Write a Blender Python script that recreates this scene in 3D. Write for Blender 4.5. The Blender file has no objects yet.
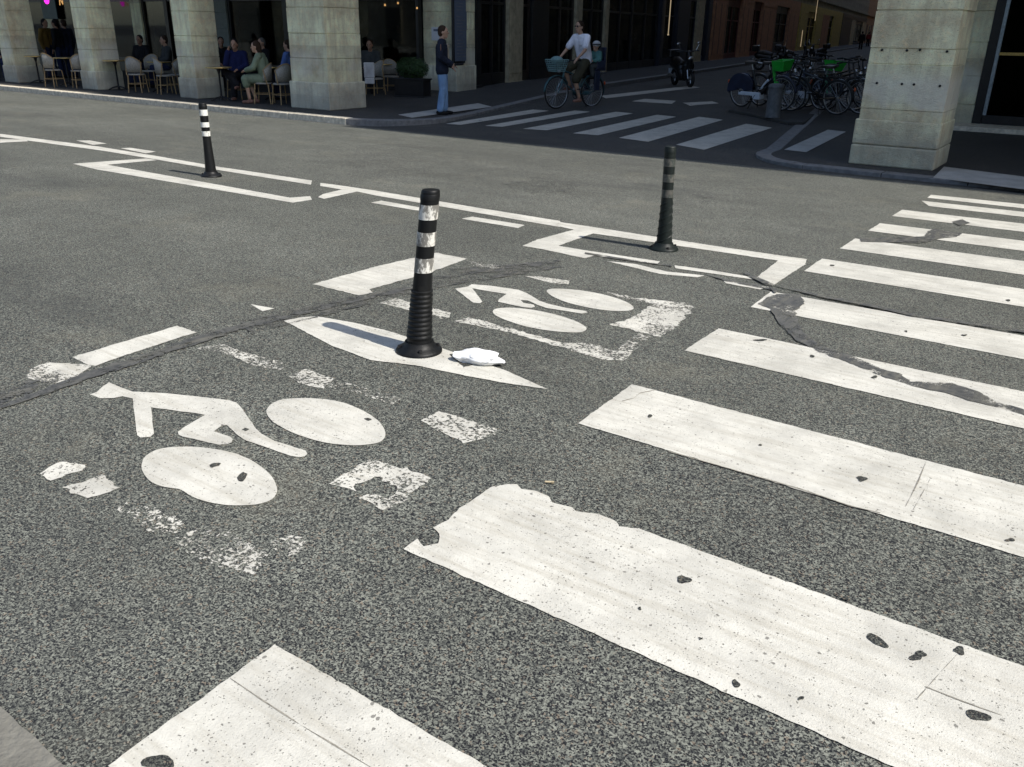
import bpy, bmesh, math, random
from mathutils import Vector, Matrix, noise
R = math.radians
rnd = random.Random(7)
S = bpy.context.scene
COL = S.collection
PI = math.pi

# ------------------------------------------------------------------ camera model and ground
H = 1.38
FPX = 849.9
PITCH, ROLL, YAW = R(22.636), R(.8935), R(-34.612)
_f = Vector((math.sin(YAW)*math.cos(PITCH), math.cos(YAW)*math.cos(PITCH), -math.sin(PITCH)))
_r = Vector((math.cos(YAW), -math.sin(YAW), 0)); _u = _r.cross(_f)
_r2 = _r*math.cos(ROLL)+_u*math.sin(ROLL); _u2 = -_r*math.sin(ROLL)+_u*math.cos(ROLL)
KERB = 12.35
def Z(y):
    """height of the cambered main carriageway; the side street runs on level"""
    y = min(y, KERB)
    t = (y-2.9)/.5
    return -0.043*.5*(math.log1p(math.exp(t)) if t < 30 else t)
ZR = Z(KERB)          # side street level
ZL = -.29             # pavement of the cafe arcade
ZP = -.355            # pavement of the opposite corner
def ramp(y, y0): return .03*min(max(y-y0, 0), 7)
ZS = lambda y: ZR+ramp(y, 12.6)      # side street carriageway, rising gently
ZLY = lambda y: ZL+ramp(y, 15.)
ZPY = lambda y: ZP+ramp(y, 14.3)
def zat(z, y): return Z(y) if z is None else (z(y) if callable(z) else z)
def ray(x, y):
    return _r2*((x-512)/FPX) - _u2*((y-383.5)/FPX) + _f
def W(x, y, z=None):
    """the point of the ground that the surveyed mark (x, y) stands on"""
    d = ray(x, y); lo, hi = .1, 300
    for i in range(50):
        m = (lo+hi)/2
        g = H+d.z*m-zat(z, d.y*m)
        if g > 0: lo = m
        else: hi = m
    return Vector((d.x*lo, d.y*lo, H+d.z*lo))
def WX(px, y):
    d = ray(px, 60); return d.x/d.y*y

# ------------------------------------------------------------------ mesh builder
class MB:
    def __init__(s): s.v = []; s.f = []; s.m = []; s.T = Matrix.Identity(4)
    def add(s, vs, fs, m=0):
        b = len(s.v); s.v += [s.T @ Vector(p) for p in vs]
        for f in fs: s.f.append([b+i for i in f]); s.m.append(m)
        return s
    def box(s, x0, x1, y0, y1, z0, z1, m=0):
        return s.add([(x0,y0,z0),(x1,y0,z0),(x1,y1,z0),(x0,y1,z0),(x0,y0,z1),(x1,y0,z1),(x1,y1,z1),(x0,y1,z1)],
                     [(0,3,2,1),(4,5,6,7),(0,1,5,4),(1,2,6,5),(2,3,7,6),(3,0,4,7)], m)
    def prism(s, pts, z0, z1, m=0):
        n = len(pts)
        return s.add([(p[0],p[1],z0) for p in pts]+[(p[0],p[1],z1) for p in pts],
                     [tuple(range(n))[::-1], tuple(range(n, 2*n))]+[(i,(i+1)%n,n+(i+1)%n,n+i) for i in range(n)], m)
    def tube(s, path, rad, n=8, m=0, closed=False, caps=True):
        path = [Vector(p) for p in path]; k = len(path)
        if not isinstance(rad, (list, tuple)): rad = [rad]*k
        vs = []; up = None
        for i, p in enumerate(path):
            a = path[i-1] if (i or closed) else p; b = path[(i+1) % k] if (i < k-1 or closed) else p
            t = (b-a).normalized()
            if up is None:
                up = Vector((0,0,1)) if abs(t.z) < .9 else Vector((1,0,0))
            e1 = up-t*up.dot(t); e1 = e1.normalized() if e1.length > 1e-5 else t.orthogonal().normalized()
            up = e1; e2 = t.cross(e1)
            for j in range(n):
                q = 2*PI*j/n; vs.append(p+(e1*math.cos(q)+e2*math.sin(q))*rad[i])
        fs = []
        for i in range(k if closed else k-1):
            a, b = i*n, ((i+1) % k)*n
            for j in range(n): fs.append((a+j, a+(j+1)%n, b+(j+1)%n, b+j))
        if caps and not closed: fs += [tuple(range(n))[::-1], tuple(range((k-1)*n, k*n))]
        return s.add(vs, fs, m)
    def lathe(s, prof, n=24, m=0, c=(0,0,0)):
        vs = []; fs = []
        for r, z in prof:
            for j in range(n):
                q = 2*PI*j/n; vs.append((c[0]+r*math.cos(q), c[1]+r*math.sin(q), c[2]+z))
        for i in range(len(prof)-1):
            for j in range(n): fs.append((i*n+j, i*n+(j+1)%n, (i+1)*n+(j+1)%n, (i+1)*n+j))
        fs.append(tuple(range(n))[::-1]); fs.append(tuple(range((len(prof)-1)*n, len(prof)*n)))
        return s.add(vs, fs, m)
    def ring(s, c, R_, r, n=28, k=8, m=0, axis='y'):
        pts = []
        for i in range(n):
            q = 2*PI*i/n
            o = {'y': (R_*math.cos(q), 0, R_*math.sin(q)), 'z': (R_*math.cos(q), R_*math.sin(q), 0)}[axis]
            pts.append(Vector(c)+Vector(o))
        return s.tube(pts, r, k, m, closed=True)
    def ball(s, c, r, m=0, n=12, k=8):
        r = r if isinstance(r, (tuple, list)) else (r, r, r)
        vs = []; fs = []
        for i in range(k+1):
            t = PI*i/k
            for j in range(n):
                q = 2*PI*j/n
                vs.append((c[0]+r[0]*math.sin(t)*math.cos(q), c[1]+r[1]*math.sin(t)*math.sin(q), c[2]-r[2]*math.cos(t)))
        for i in range(k):
            for j in range(n): fs.append((i*n+j, i*n+(j+1)%n, (i+1)*n+(j+1)%n, (i+1)*n+j))
        return s.add(vs, fs, m)
    def cap(s, p0, r0, p1, r1, n=12):
        """a tapered limb with round ends"""
        p0, p1 = Vector(p0), Vector(p1); t = (p1-p0); L = t.length; t.normalize()
        path = []; rad = []
        for q in (-85,-60,-30,0): path.append(p0+t*(r0*math.sin(R(q)))); rad.append(r0*math.cos(R(q)))
        for q in (0,30,60,85): path.append(p1+t*(r1*math.sin(R(q)))); rad.append(r1*math.cos(R(q)))
        return s.tube(path, rad, n)
    def mesh(s, name):
        me = bpy.data.meshes.new(name); me.from_pydata([tuple(p) for p in s.v], [], s.f)
        return me
    def build(s, name, mats, parent=None, smooth=False, bevel=0, fix=True):
        me = s.mesh(name)
        for x in (mats if isinstance(mats, (list, tuple)) else [mats]): me.materials.append(x)
        me.polygons.foreach_set('material_index', s.m)
        if fix:
            bm = bmesh.new(); bm.from_mesh(me)
            bmesh.ops.remove_doubles(bm, verts=bm.verts, dist=1e-6)
            bmesh.ops.recalc_face_normals(bm, faces=bm.faces); bm.to_mesh(me); bm.free()
        if smooth:
            me.polygons.foreach_set('use_smooth', [True]*len(me.polygons))
            if hasattr(me, 'set_sharp_from_angle'): me.set_sharp_from_angle(angle=R(40))
        o = bpy.data.objects.new(name, me); COL.objects.link(o)
        if parent is not None: o.parent = parent
        if bevel:
            b = o.modifiers.new('bevel', 'BEVEL'); b.width = bevel; b.segments = 2; b.limit_method = 'ANGLE'
        return o

def tag(o, label=None, cat=None, group=None, kind=None):
    if label: o['label'] = label
    if cat: o['category'] = cat
    if group: o['group'] = group
    if kind: o['kind'] = kind
    return o
def thing(name, label, cat, loc=(0,0,0), rz=0, group=None):
    o = bpy.data.objects.new(name, None); COL.objects.link(o); o.empty_display_size = .2
    o.location = loc; o.rotation_euler = (0,0,rz)
    return tag(o, label, cat, group)
def children(o): return [c for c in bpy.data.objects if c.parent is o]
KIDS = {}
def copy_tree(o, parent=None):
    c = o.copy(); COL.objects.link(c)
    if parent is not None: c.parent = parent
    for ch in children(o): copy_tree(ch, c)
    return c

# ------------------------------------------------------------------ materials
class NT:
    def __init__(s, name):
        s.mat = bpy.data.materials.new(name); s.mat.use_nodes = True
        s.t = s.mat.node_tree; s.n = s.t.nodes; s.n.clear()
        s.out = s.n.new('ShaderNodeOutputMaterial')
    def node(s, typ, inp=None, **kw):
        x = s.n.new('ShaderNode'+typ)
        for k, v in kw.items(): setattr(x, k, v)
        for k, v in (inp or {}).items(): s.put(x.inputs[k], v)
        return x
    def put(s, sock, v):
        if hasattr(v, 'is_output') or isinstance(v, bpy.types.NodeSocket): s.t.links.new(v, sock)
        elif hasattr(v, 'outputs'): s.t.links.new(v.outputs[0], sock)
        else:
            if isinstance(v, (tuple, list)) and len(v) == 3 and sock.type == 'RGBA': v = (*v, 1)
            sock.default_value = v
    def pos(s, scale=(1,1,1), rot=0):
        c = s.node('TexCoord')
        m = s.node('Mapping', {'Vector': c.outputs['Object'], 'Scale': scale, 'Rotation': (0,0,rot)})
        return m.outputs[0]
    def noise(s, scale, detail=4, vec=None, rough=.55, dist=0):
        return s.node('TexNoise', {'Vector': vec or s.pos(), 'Scale': scale, 'Detail': detail, 'Roughness': rough, 'Distortion': dist}).outputs['Fac']
    def ramp(s, fac, stops, interp='LINEAR'):
        x = s.node('ValToRGB', {'Fac': fac}); cr = x.color_ramp; cr.interpolation = interp
        while len(cr.elements) < len(stops): cr.elements.new(.5)
        for e, (p, c) in zip(cr.elements, stops):
            e.position = p; e.color = (c, c, c, 1) if not isinstance(c, (tuple, list)) else (*c, 1)
        return x.outputs['Color']
    def mix(s, a, b, fac, mode='MIX'):
        x = s.node('Mix', data_type='RGBA', blend_type=mode)
        s.put(x.inputs[0], fac); s.put(x.inputs[6], a); s.put(x.inputs[7], b)
        return x.outputs[2]
    def math(s, op, a, b=0., c=None):
        x = s.node('Math', operation=op); s.put(x.inputs[0], a); s.put(x.inputs[1], b)
        if c is not None: s.put(x.inputs[2], c)
        return x.outputs[0]
    def bump(s, h, dist=.01, strength=1., normal=None):
        d = {'Height': h, 'Distance': dist, 'Strength': strength}
        if normal is not None: d['Normal'] = normal
        return s.node('Bump', d).outputs[0]
    def bsdf(s, color, rough=.6, metal=0, normal=None, spec=.5, **kw):
        d = {'Base Color': color, 'Roughness': rough, 'Metallic': metal, 'Specular IOR Level': spec}
        if normal is not None: d['Normal'] = normal
        d.update(kw)
        return s.node('BsdfPrincipled', d).outputs[0]
    def done(s, sh): s.put(s.out.inputs['Surface'], sh); return s.mat

def plain(name, col, rough=.6, metal=0, var=.25, scale=6, bump=.0, spec=.5):
    """a real surface: colour mottled by noise, uneven gloss, slight relief"""
    t = NT(name); n = t.noise(scale, 5); n2 = t.noise(scale*7, 3)
    c = t.mix(tuple(x*(1-var) for x in col), tuple(min(1, x*(1+var)) for x in col), t.ramp(n, [(.3,0),(.7,1)]))
    r = t.math('MULTIPLY_ADD', n2, .2, rough-.1)
    nm = t.bump(n2, bump) if bump else None
    return t.done(t.bsdf(c, r, metal, nm, spec))

def asphalt(name, lo=.048, hi=.245, dk=.011, cell=160, patch=1.25, tint=(.975,1.01,.86)):
    """coarse open asphalt: pale worn stone faces between dark binder and voids"""
    t = NT(name); P = t.pos()
    v1 = t.node('TexVoronoi', {'Vector': P, 'Scale': cell, 'Randomness': 1.})
    sep = t.node('SeparateColor', {'Color': v1.outputs['Color']})
    stone_c = t.mix((lo*tint[0]*.95,lo*tint[1],lo*tint[2]*1.12), (hi*tint[0],hi*tint[1],hi*tint[2]), t.ramp(sep.outputs[0], [(0,0),(.45,.45),(1,1)]))
    stone_c = t.mix(stone_c, (.24,.19,.14), t.ramp(sep.outputs[1], [(.93,0),(.96,.6)]))
    g1 = t.noise(cell*1.25, 2.2, P, .6, .3); g2 = t.noise(cell*.55, 2, P, .5)
    g = t.math('ADD', t.math('MULTIPLY', g1, .72), t.math('MULTIPLY', g2, .28))
    m = t.ramp(g, [(.445,0),(.515,1)])
    c = t.mix((dk*.85,dk*.95,dk*1.25), stone_c, m)
    big = t.noise(.45, 6, P, .62); streak = t.noise(1.0, 5, t.pos((.10,1.0,1)), .6); med = t.noise(2.6, 6, P, .68)
    k = t.math('MULTIPLY_ADD', big, .7*patch, 1-.35*patch)
    k = t.math('MULTIPLY', k, t.math('MULTIPLY_ADD', streak, .55*patch, 1-.275*patch))
    k = t.math('MULTIPLY', k, t.math('MULTIPLY_ADD', med, .5*patch, 1-.25*patch))
    c = t.mix(c, t.node('CombineColor', {0: k, 1: k, 2: k}).outputs[0], 1., 'MULTIPLY')
    dust = t.ramp(t.noise(1.1, 7, P, .72), [(.55,0),(.72,1)])
    c = t.mix(c, (.19,.178,.135), t.math('MULTIPLY', dust, .28*patch))
    dark = t.ramp(t.noise(.8, 6, t.pos((.45,1.3,1), .3), .65), [(.56,0),(.75,1)])
    c = t.mix(c, (.04,.042,.042), t.math('MULTIPLY', dark, .42*patch))
    nm = t.bump(m, .003, .55)
    return t.done(t.bsdf(c, .8, 0, nm, .3))

def paint(name, wear, col=(.60,.588,.53)):
    """thermoplastic road paint: dirt film, pits down to the asphalt, and where worn a mask of missing paint at grain size"""
    t = NT(name); P = t.pos()
    d1 = t.noise(3.5, 7, P, .7); d2 = t.noise(1.0, 6, t.pos((2.2,30,1), .03), .65); fine = t.noise(210, 3, P, .6); mid = t.noise(38, 4, P, .6)
    c = t.mix(col, tuple(x*.66 for x in col), t.ramp(d1, [(.40,0),(.70,.95)]))
    c = t.mix(c, (.36,.335,.275), t.math('MULTIPLY', t.ramp(d2, [(.48,0),(.72,1)]), .62))
    c = t.mix(c, (.36,.345,.30), t.ramp(fine, [(.55,0),(.80,.6)]))
    c = t.mix(c, (.40,.385,.34), t.ramp(mid, [(.56,0),(.76,.5)]))
    zone = t.ramp(t.noise(1.7, 5, P, .65), [(.36,0),(.70,1)])
    pits = None; PD = t.mix(P, t.node('TexNoise', {'Vector': P, 'Scale': 90., 'Detail': 3.}).outputs['Color'], .012)
    for sc, base, gain in ((75., .02, .09), (150., .04, .20), (230., .05, .25)):
        v = t.node('TexVoronoi', {'Vector': PD, 'Scale': sc, 'Randomness': 1.}); sp = t.node('SeparateColor', {'Color': v.outputs['Color']})
        p = t.math('MULTIPLY', t.math('LESS_THAN', sp.outputs[0], t.math('MULTIPLY_ADD', zone, gain, base)), t.math('LESS_THAN', v.outputs['Distance'], t.math('MULTIPLY_ADD', sp.outputs[1], .30, .10)))
        pits = p if pits is None else t.math('MAXIMUM', pits, p)
    c = t.mix(c, (.085,.08,.072), t.math('MULTIPLY', pits, .72))
    nm = t.bump(t.math('ADD', fine, t.math('ADD', t.math('MULTIPLY', mid, .8), t.math('MULTIPLY', pits, -1.6))), .0022, .7)
    sh = t.bsdf(c, .66, 0, nm, .3)
    if wear > 0:
        m = t.math('ADD', t.math('MULTIPLY', t.noise(80, 4, P, .7), .72), t.math('MULTIPLY', t.noise(34, 6, P, .75), .55))
        m = t.math('ADD', m, t.math('MULTIPLY', t.noise(5.5, 3, P), .43))
        mask = t.ramp(t.math('MULTIPLY', m, .5), [(wear*.5-.01, 0), (wear*.5+.01, 1)])
        sh = t.node('MixShader', {0: mask, 1: t.node('BsdfTransparent').outputs[0], 2: sh}).outputs[0]
    return t.done(sh)

def stone(name, col=(.82,.69,.485), course=.5, z0=0.):
    t = NT(name); P = t.pos()
    sx = t.node('SeparateXYZ', {'Vector': P})
    zc = t.math('DIVIDE', t.math('ADD', sx.outputs['Z'], -z0), course)
    wn = t.node('TexWhiteNoise', {'W': t.math('FLOOR', zc)}, noise_dimensions='1D')
    n1 = t.noise(1.6, 7, P, .65); n2 = t.noise(9, 6, P, .7); n3 = t.noise(70, 3, P); st = t.noise(2., 5, t.pos((5,5,.6)), .6)
    c = t.mix(tuple(x*.55 for x in col), tuple(min(.84,x*1.22) for x in col), t.ramp(n1, [(.32,0),(.66,1)]))
    c = t.mix(c, (col[0]*1.05, col[1]*.90, col[2]*.72), t.math('MULTIPLY', t.ramp(n2, [(.5,0),(.75,1)]), .5))
    c = t.mix(c, (col[0]*.5, col[1]*.5, col[2]*.48), t.math('MULTIPLY', t.ramp(st, [(.46,0),(.72,1)]), .62))
    g = t.math('MULTIPLY_ADD', wn.outputs['Value'], .28, .86)
    c = t.mix(c, t.node('CombineColor', {0: g, 1: g, 2: t.math('MULTIPLY_ADD', g, .8, .18)}).outputs[0], 1., 'MULTIPLY')
    por = t.ramp(n3, [(.3,1),(.42,0)]); c = t.mix(c, (.15,.135,.105), t.math('MULTIPLY', por, .55))
    clean = t.math('MULTIPLY', t.ramp(t.math('ABSOLUTE', t.math('ADD', sx.outputs['Z'], -.62)), [(.16,1),(.34,0)]), t.ramp(t.noise(1.1, 4, P), [(.46,0),(.56,1)]))
    c = t.mix(c, (.66,.63,.55), t.math('MULTIPLY', clean, .55))
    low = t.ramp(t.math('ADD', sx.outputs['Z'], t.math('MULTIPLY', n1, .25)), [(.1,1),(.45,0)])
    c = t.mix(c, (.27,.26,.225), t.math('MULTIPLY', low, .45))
    nm = t.bump(t.math('ADD', n2, t.math('MULTIPLY', n3, .45)), .028, .85)
    return t.done(t.bsdf(c, .85, 0, nm, .25))

def glass(name, tint=(.45,.47,.47)):
    t = NT(name)
    fr = t.node('Fresnel', {'IOR': 1.5}); gl = t.node('BsdfGlossy', {'Roughness': .03, 'Color': (.9,.9,.9)})
    tr = t.node('BsdfTransparent', {'Color': tint})
    return t.done(t.node('MixShader', {0: t.math('MULTIPLY_ADD', fr, .30, .0), 1: tr.outputs[0], 2: gl.outputs[0]}).outputs[0])

def glow(name, col, strength):
    t = NT(name)
    return t.done(t.node('Emission', {'Color': col, 'Strength': strength}).outputs[0])

def rubber(name, col=(.006,.0065,.007)):
    t = NT(name); n = t.noise(9, 5); n2 = t.noise(60, 3)
    c = t.mix(col, (.045,.043,.038), t.math('MULTIPLY', t.ramp(n, [(.55,0),(.8,1)]), .4))
    return t.done(t.bsdf(c, t.math('MULTIPLY_ADD', n2, .3, .34), 0, t.bump(n2, .001), .24))

def band(name, col, scuff):
    t = NT(name); n = t.noise(26, 6, t.pos((1,1,.45)), .75); n2 = t.noise(90, 3)
    m = t.ramp(n, [(.60-scuff*.28,0),(.66-scuff*.28,1)])
    c = t.mix(col, (.09,.085,.075), t.math('MULTIPLY', m, .85)); c = t.mix(c, (.35,.33,.28), t.ramp(n2, [(.55,0),(.8,.35)]))
    return t.done(t.bsdf(c, .4, 0, None, .5))

M = {}
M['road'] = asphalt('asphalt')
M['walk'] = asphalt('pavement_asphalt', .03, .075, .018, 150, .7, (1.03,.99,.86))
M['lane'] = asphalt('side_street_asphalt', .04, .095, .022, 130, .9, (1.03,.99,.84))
M['concrete'] = plain('gutter_concrete', (.155,.15,.13), .85, 0, .3, 9, .006)
M['shaded_granite'] = plain('kerb_granite_shaded', (.15,.15,.15), .75, 0, .3, 12, .006)  # copy of the kerb granite with the shade painted into its colour
M['granite'] = plain('kerb_granite', (.58,.52,.41), .75, 0, .3, 12, .006)
M['paint'] = paint('road_paint', 0)
M['worn'] = paint('worn_road_paint', .81)
M['vworn'] = paint('badly_worn_road_paint', .885)
M['tactile'] = paint('tactile_paint', 0, (.42,.42,.40))
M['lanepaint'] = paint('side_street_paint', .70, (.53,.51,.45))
SEAM = -math.atan2(-(W(380,292)-W(60,388)).x, (W(380,292)-W(60,388)).y)
def tar_mat(name, cut):
    """bitumen joint, scuffed and partly worn off the stones"""
    t = NT(name); P = t.pos(); n = t.noise(22, 6, P, .7); n2 = t.noise(130, 3, P); n3 = t.noise(4, 5, t.pos((7,.8,1), SEAM), .6)
    c = t.mix((.05,.052,.053), (.12,.12,.112), t.ramp(n, [(.38,0),(.7,1)])); c = t.mix(c, (.15,.145,.12), t.math('MULTIPLY', t.ramp(n3, [(.46,0),(.66,1)]), .65))
    sh = t.bsdf(c, .6, 0, t.bump(n2, .002, .5), .35)
    m = t.math('ADD', t.math('MULTIPLY', t.noise(9, 6, P, .7), .6), t.math('MULTIPLY', n2, .4))
    mask = t.ramp(m, [(cut-.02,0),(cut+.035,1)])
    return t.done(t.node('MixShader', {0: mask, 1: t.node('BsdfTransparent').outputs[0], 2: sh}).outputs[0])
M['tar'] = tar_mat('tar', .44); M['faint_tar'] = tar_mat('faint_tar', .495); M['stain'] = tar_mat('stain', .56)
M['chip'] = asphalt('bared_asphalt', .028, .12, .012, 210, .5)
M['groove'] = plain('dirt_filled_groove', (.24,.225,.19), .8, 0, .4, 60, .002)
M['stone'] = stone('limestone')
M['stone_plinth'] = stone('limestone_plinth', (.77,.685,.545), .55)
M['wallstone'] = stone('wall_limestone', (.36,.335,.275), .45)
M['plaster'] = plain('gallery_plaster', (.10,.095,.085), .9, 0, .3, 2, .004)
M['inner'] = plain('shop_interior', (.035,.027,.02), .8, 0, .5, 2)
M['black'] = plain('black_painted_wood', (.010,.010,.011), .35, 0, .3, 8)
M['darkwood'] = plain('dark_wood', (.028,.02,.014), .45, 0, .4, 5)
M['navy'] = plain('navy_wood', (.014,.017,.03), .4, 0, .3, 6)
M['beige'] = plain('beige_frame', (.40,.35,.24), .6, 0, .3, 6)
M['terracotta'] = plain('terracotta_wood', (.36,.175,.095), .55, 0, .3, 4)
M['maroon'] = plain('maroon_wood', (.11,.028,.02), .5, 0, .3, 5)
M['olive'] = plain('olive_gilt_wood', (.42,.32,.09), .5, 0, .35, 5)
M['cream'] = plain('cream_frame', (.48,.40,.26), .6, 0, .3, 6)
M['ochre'] = plain('ochre_render', (.42,.26,.14), .8, 0, .3, 3)
M['zinc'] = plain('zinc', (.22,.23,.25), .5, .6, .3, 3)
M['glass'] = glass('shop_glass'); M['doorglass'] = glass('door_glass', (.3,.33,.34))
M['edge_reflection'] = plain('reflection_steel', (.32,.38,.42), .35, .7, .2, 20)
M['brass'] = plain('brass', (.55,.40,.15), .3, .8, .2, 20)
M['tabletop'] = plain('table_top', (.20,.15,.10), .35, 0, .3, 10)
M['iron'] = plain('black_iron', (.012,.012,.013), .45, .3, .3, 14)
M['wicker'] = plain('cream_wicker', (.29,.275,.24), .7, 0, .35, 45, .004)
M['rattan'] = plain('rattan_cane', (.30,.20,.09), .5, 0, .3, 25)
M['rubber'] = rubber('black_rubber'); M['rubber_green'] = rubber('dusty_black_rubber', (.008,.012,.011))
M['white_band'] = band('scuffed_white_band', (.66,.65,.60), .55)
M['clean_band'] = band('white_band', (.68,.68,.64), .2)
M['grey_band'] = band('grimy_grey_band', (.035,.043,.038), .5)
M['tyre'] = plain('tyre', (.011,.011,.012), .7, 0, .3, 30)
M['alu'] = plain('aluminium', (.45,.46,.47), .35, .9, .2, 30)
M['skin'] = plain('skin', (.42,.25,.17), .5, 0, .12, 20); M['skin2'] = plain('tanned_skin', (.30,.165,.105), .5, 0, .12, 20)
M['eye'] = plain('eye', (.02,.015,.012), .2, 0, .1, 20)
def cl(n, c):
    t = NT(n); P = t.pos((1,1,.55)); f = t.noise(7.5, 3, P, .5, .8); w = t.noise(160, 2, P)
    k = t.mix(tuple(x*.75 for x in c), tuple(min(1, x*1.2) for x in c), t.ramp(t.noise(4, 4, P), [(.35,0),(.65,1)]))
    M[n] = t.done(t.bsdf(k, .85, 0, t.bump(w, .001, .4, t.bump(f, .06, .9)), .2))
cl('hair_brown', (.035,.02,.012)); cl('hair_black', (.009,.008,.008)); cl('hair_grey', (.12,.11,.10))
cl('navy_cloth', (.014,.018,.032)); cl('jeans', (.19,.31,.50)); cl('tee', (.78,.77,.86)); cl('khaki', (.055,.05,.032))
cl('blue_coat', (.010,.014,.06)); cl('green_cloth', (.18,.22,.15)); cl('black_cloth', (.011,.011,.013)); cl('grey_cloth', (.05,.055,.055))
cl('red_cloth', (.16,.022,.025)); cl('shirt_blue', (.09,.15,.35)); cl('dark_jeans', (.016,.024,.06)); cl('beige_cloth', (.30,.26,.20))
cl('teal_cloth', (.09,.22,.21)); cl('shoe_black', (.012,.012,.012)); cl('shoe_tan', (.22,.12,.09)); cl('white_cloth', (.60,.60,.60)); cl('ochre_cloth', (.14,.085,.02))
M['paper'] = plain('white_paper', (.62,.64,.68), .8, 0, .06, 8)
M['board'] = plain('slate_blue_board', (.13,.16,.22), .6, 0, .15, 30)
M['bikeblack'] = plain('black_bike_enamel', (.012,.013,.015), .3, .2, .3, 10)
M['bikeblue'] = plain('teal_bike_enamel', (.05,.12,.14), .35, .2, .3, 10)
M['bikenavy'] = plain('navy_plastic', (.014,.02,.045), .4, 0, .3, 10)
M['bikewhite'] = plain('white_enamel', (.55,.60,.66), .3, 0, .12, 10)
M['lime'] = plain('green_plastic', (.012,.34,.03), .45, 0, .15, 10)
M['lime2'] = plain('mint_enamel', (.14,.42,.26), .4, 0, .15, 10)
M['orange'] = plain('orange_reflector', (.55,.09,.02), .3, 0, .2, 10)
M['leather'] = plain('saddle_leather', (.018,.015,.013), .5, 0, .3, 20)
M['basket'] = plain('mint_basket', (.16,.27,.27), .6, 0, .25, 30)
M['lamp'] = plain('chrome_lamp', (.5,.5,.5), .15, .9, .2, 20)
M['bollard_stone'] = plain('grey_bollard_iron', (.09,.095,.10), .7, 0, .3, 12, .004)
M['pink'] = glow('pink_neon', (1,.03,.75), 1.6)
M['amber'] = glow('amber_lamp', (1,.55,.2), .5)
M['shade'] = glow('lamp_shade_light', (1,.55,.25), .10)
M['tube'] = glow('warm_tube', (1,.78,.5), .30); M['amber2'] = plain('amber_glass', (.35,.20,.05), .3, 0, .2, 8)
M['teal_panel'] = plain('teal_panel', (.012,.05,.06), .5, 0, .3, 6)
M['curtain'] = plain('grey_green_panel', (.17,.19,.17), .8, 0, .15, 6)
def litter_mat():
    t = NT('white_plastic_film'); n = t.noise(14, 5)
    return t.done(t.bsdf(t.mix((.80,.81,.82), (.66,.67,.68), t.ramp(n, [(.45,0),(.75,1)])), .5, 0, None, .4))
M['litter'] = litter_mat()
def leaf_mat():
    t = NT('box_leaf'); n = t.noise(30, 3)
    return t.done(t.bsdf(t.mix((.012,.032,.008), (.045,.10,.025), t.ramp(n, [(.35,0),(.65,1)])), .5, 0, None, .4))
M['leaf'] = leaf_mat()

# ------------------------------------------------------------------ ground and road
def sheet(name, xs, ys, zf, mat, label, cat, kind='structure', parent=None):
    b = MB(); nx, ny = len(xs), len(ys)
    b.add([(x, y, zf(x, y)) for y in ys for x in xs], [(j*nx+i, j*nx+i+1, (j+1)*nx+i+1, (j+1)*nx+i) for j in range(ny-1) for i in range(nx-1)])
    return tag(b.build(name, mat, parent, fix=False, smooth=True), label, cat, None, kind)
def flat(name, pts, z, mat, label, cat):
    b = MB(); b.add([(p[0], p[1], z) for p in pts], [tuple(range(len(pts)))])
    return tag(b.build(name, mat), label, cat, None, 'structure')
ys = [-25,-10,-3,0]+[.5+.25*i for i in range(47)]; ys = [y for y in ys if y < KERB]+[KERB]
sheet('main_road', [-120,-60,-30,-15,-8,-4,0,4,10,25,60,120], ys, lambda x, y: Z(y), M['road'], 'wide sunlit asphalt carriageway with coarse speckled grain', 'road')
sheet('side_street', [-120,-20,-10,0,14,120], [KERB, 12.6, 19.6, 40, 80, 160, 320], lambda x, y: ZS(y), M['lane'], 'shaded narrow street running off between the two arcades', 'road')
flat('ground', [(-900,-900),(900,-900),(900,900),(-900,900)], -.75, M['walk'], 'level city ground under the streets', 'ground')

UX, UY = -.178, .984                       # direction of the side street
def along(p, d): return (p[0]+UX*d, p[1]+UY*d)
def arc(c, r, a0, a1, n=8):
    return [(c[0]+r*math.cos(R(a0+(a1-a0)*i/n)), c[1]+r*math.sin(R(a0+(a1-a0)*i/n))) for i in range(n+1)]
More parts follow.
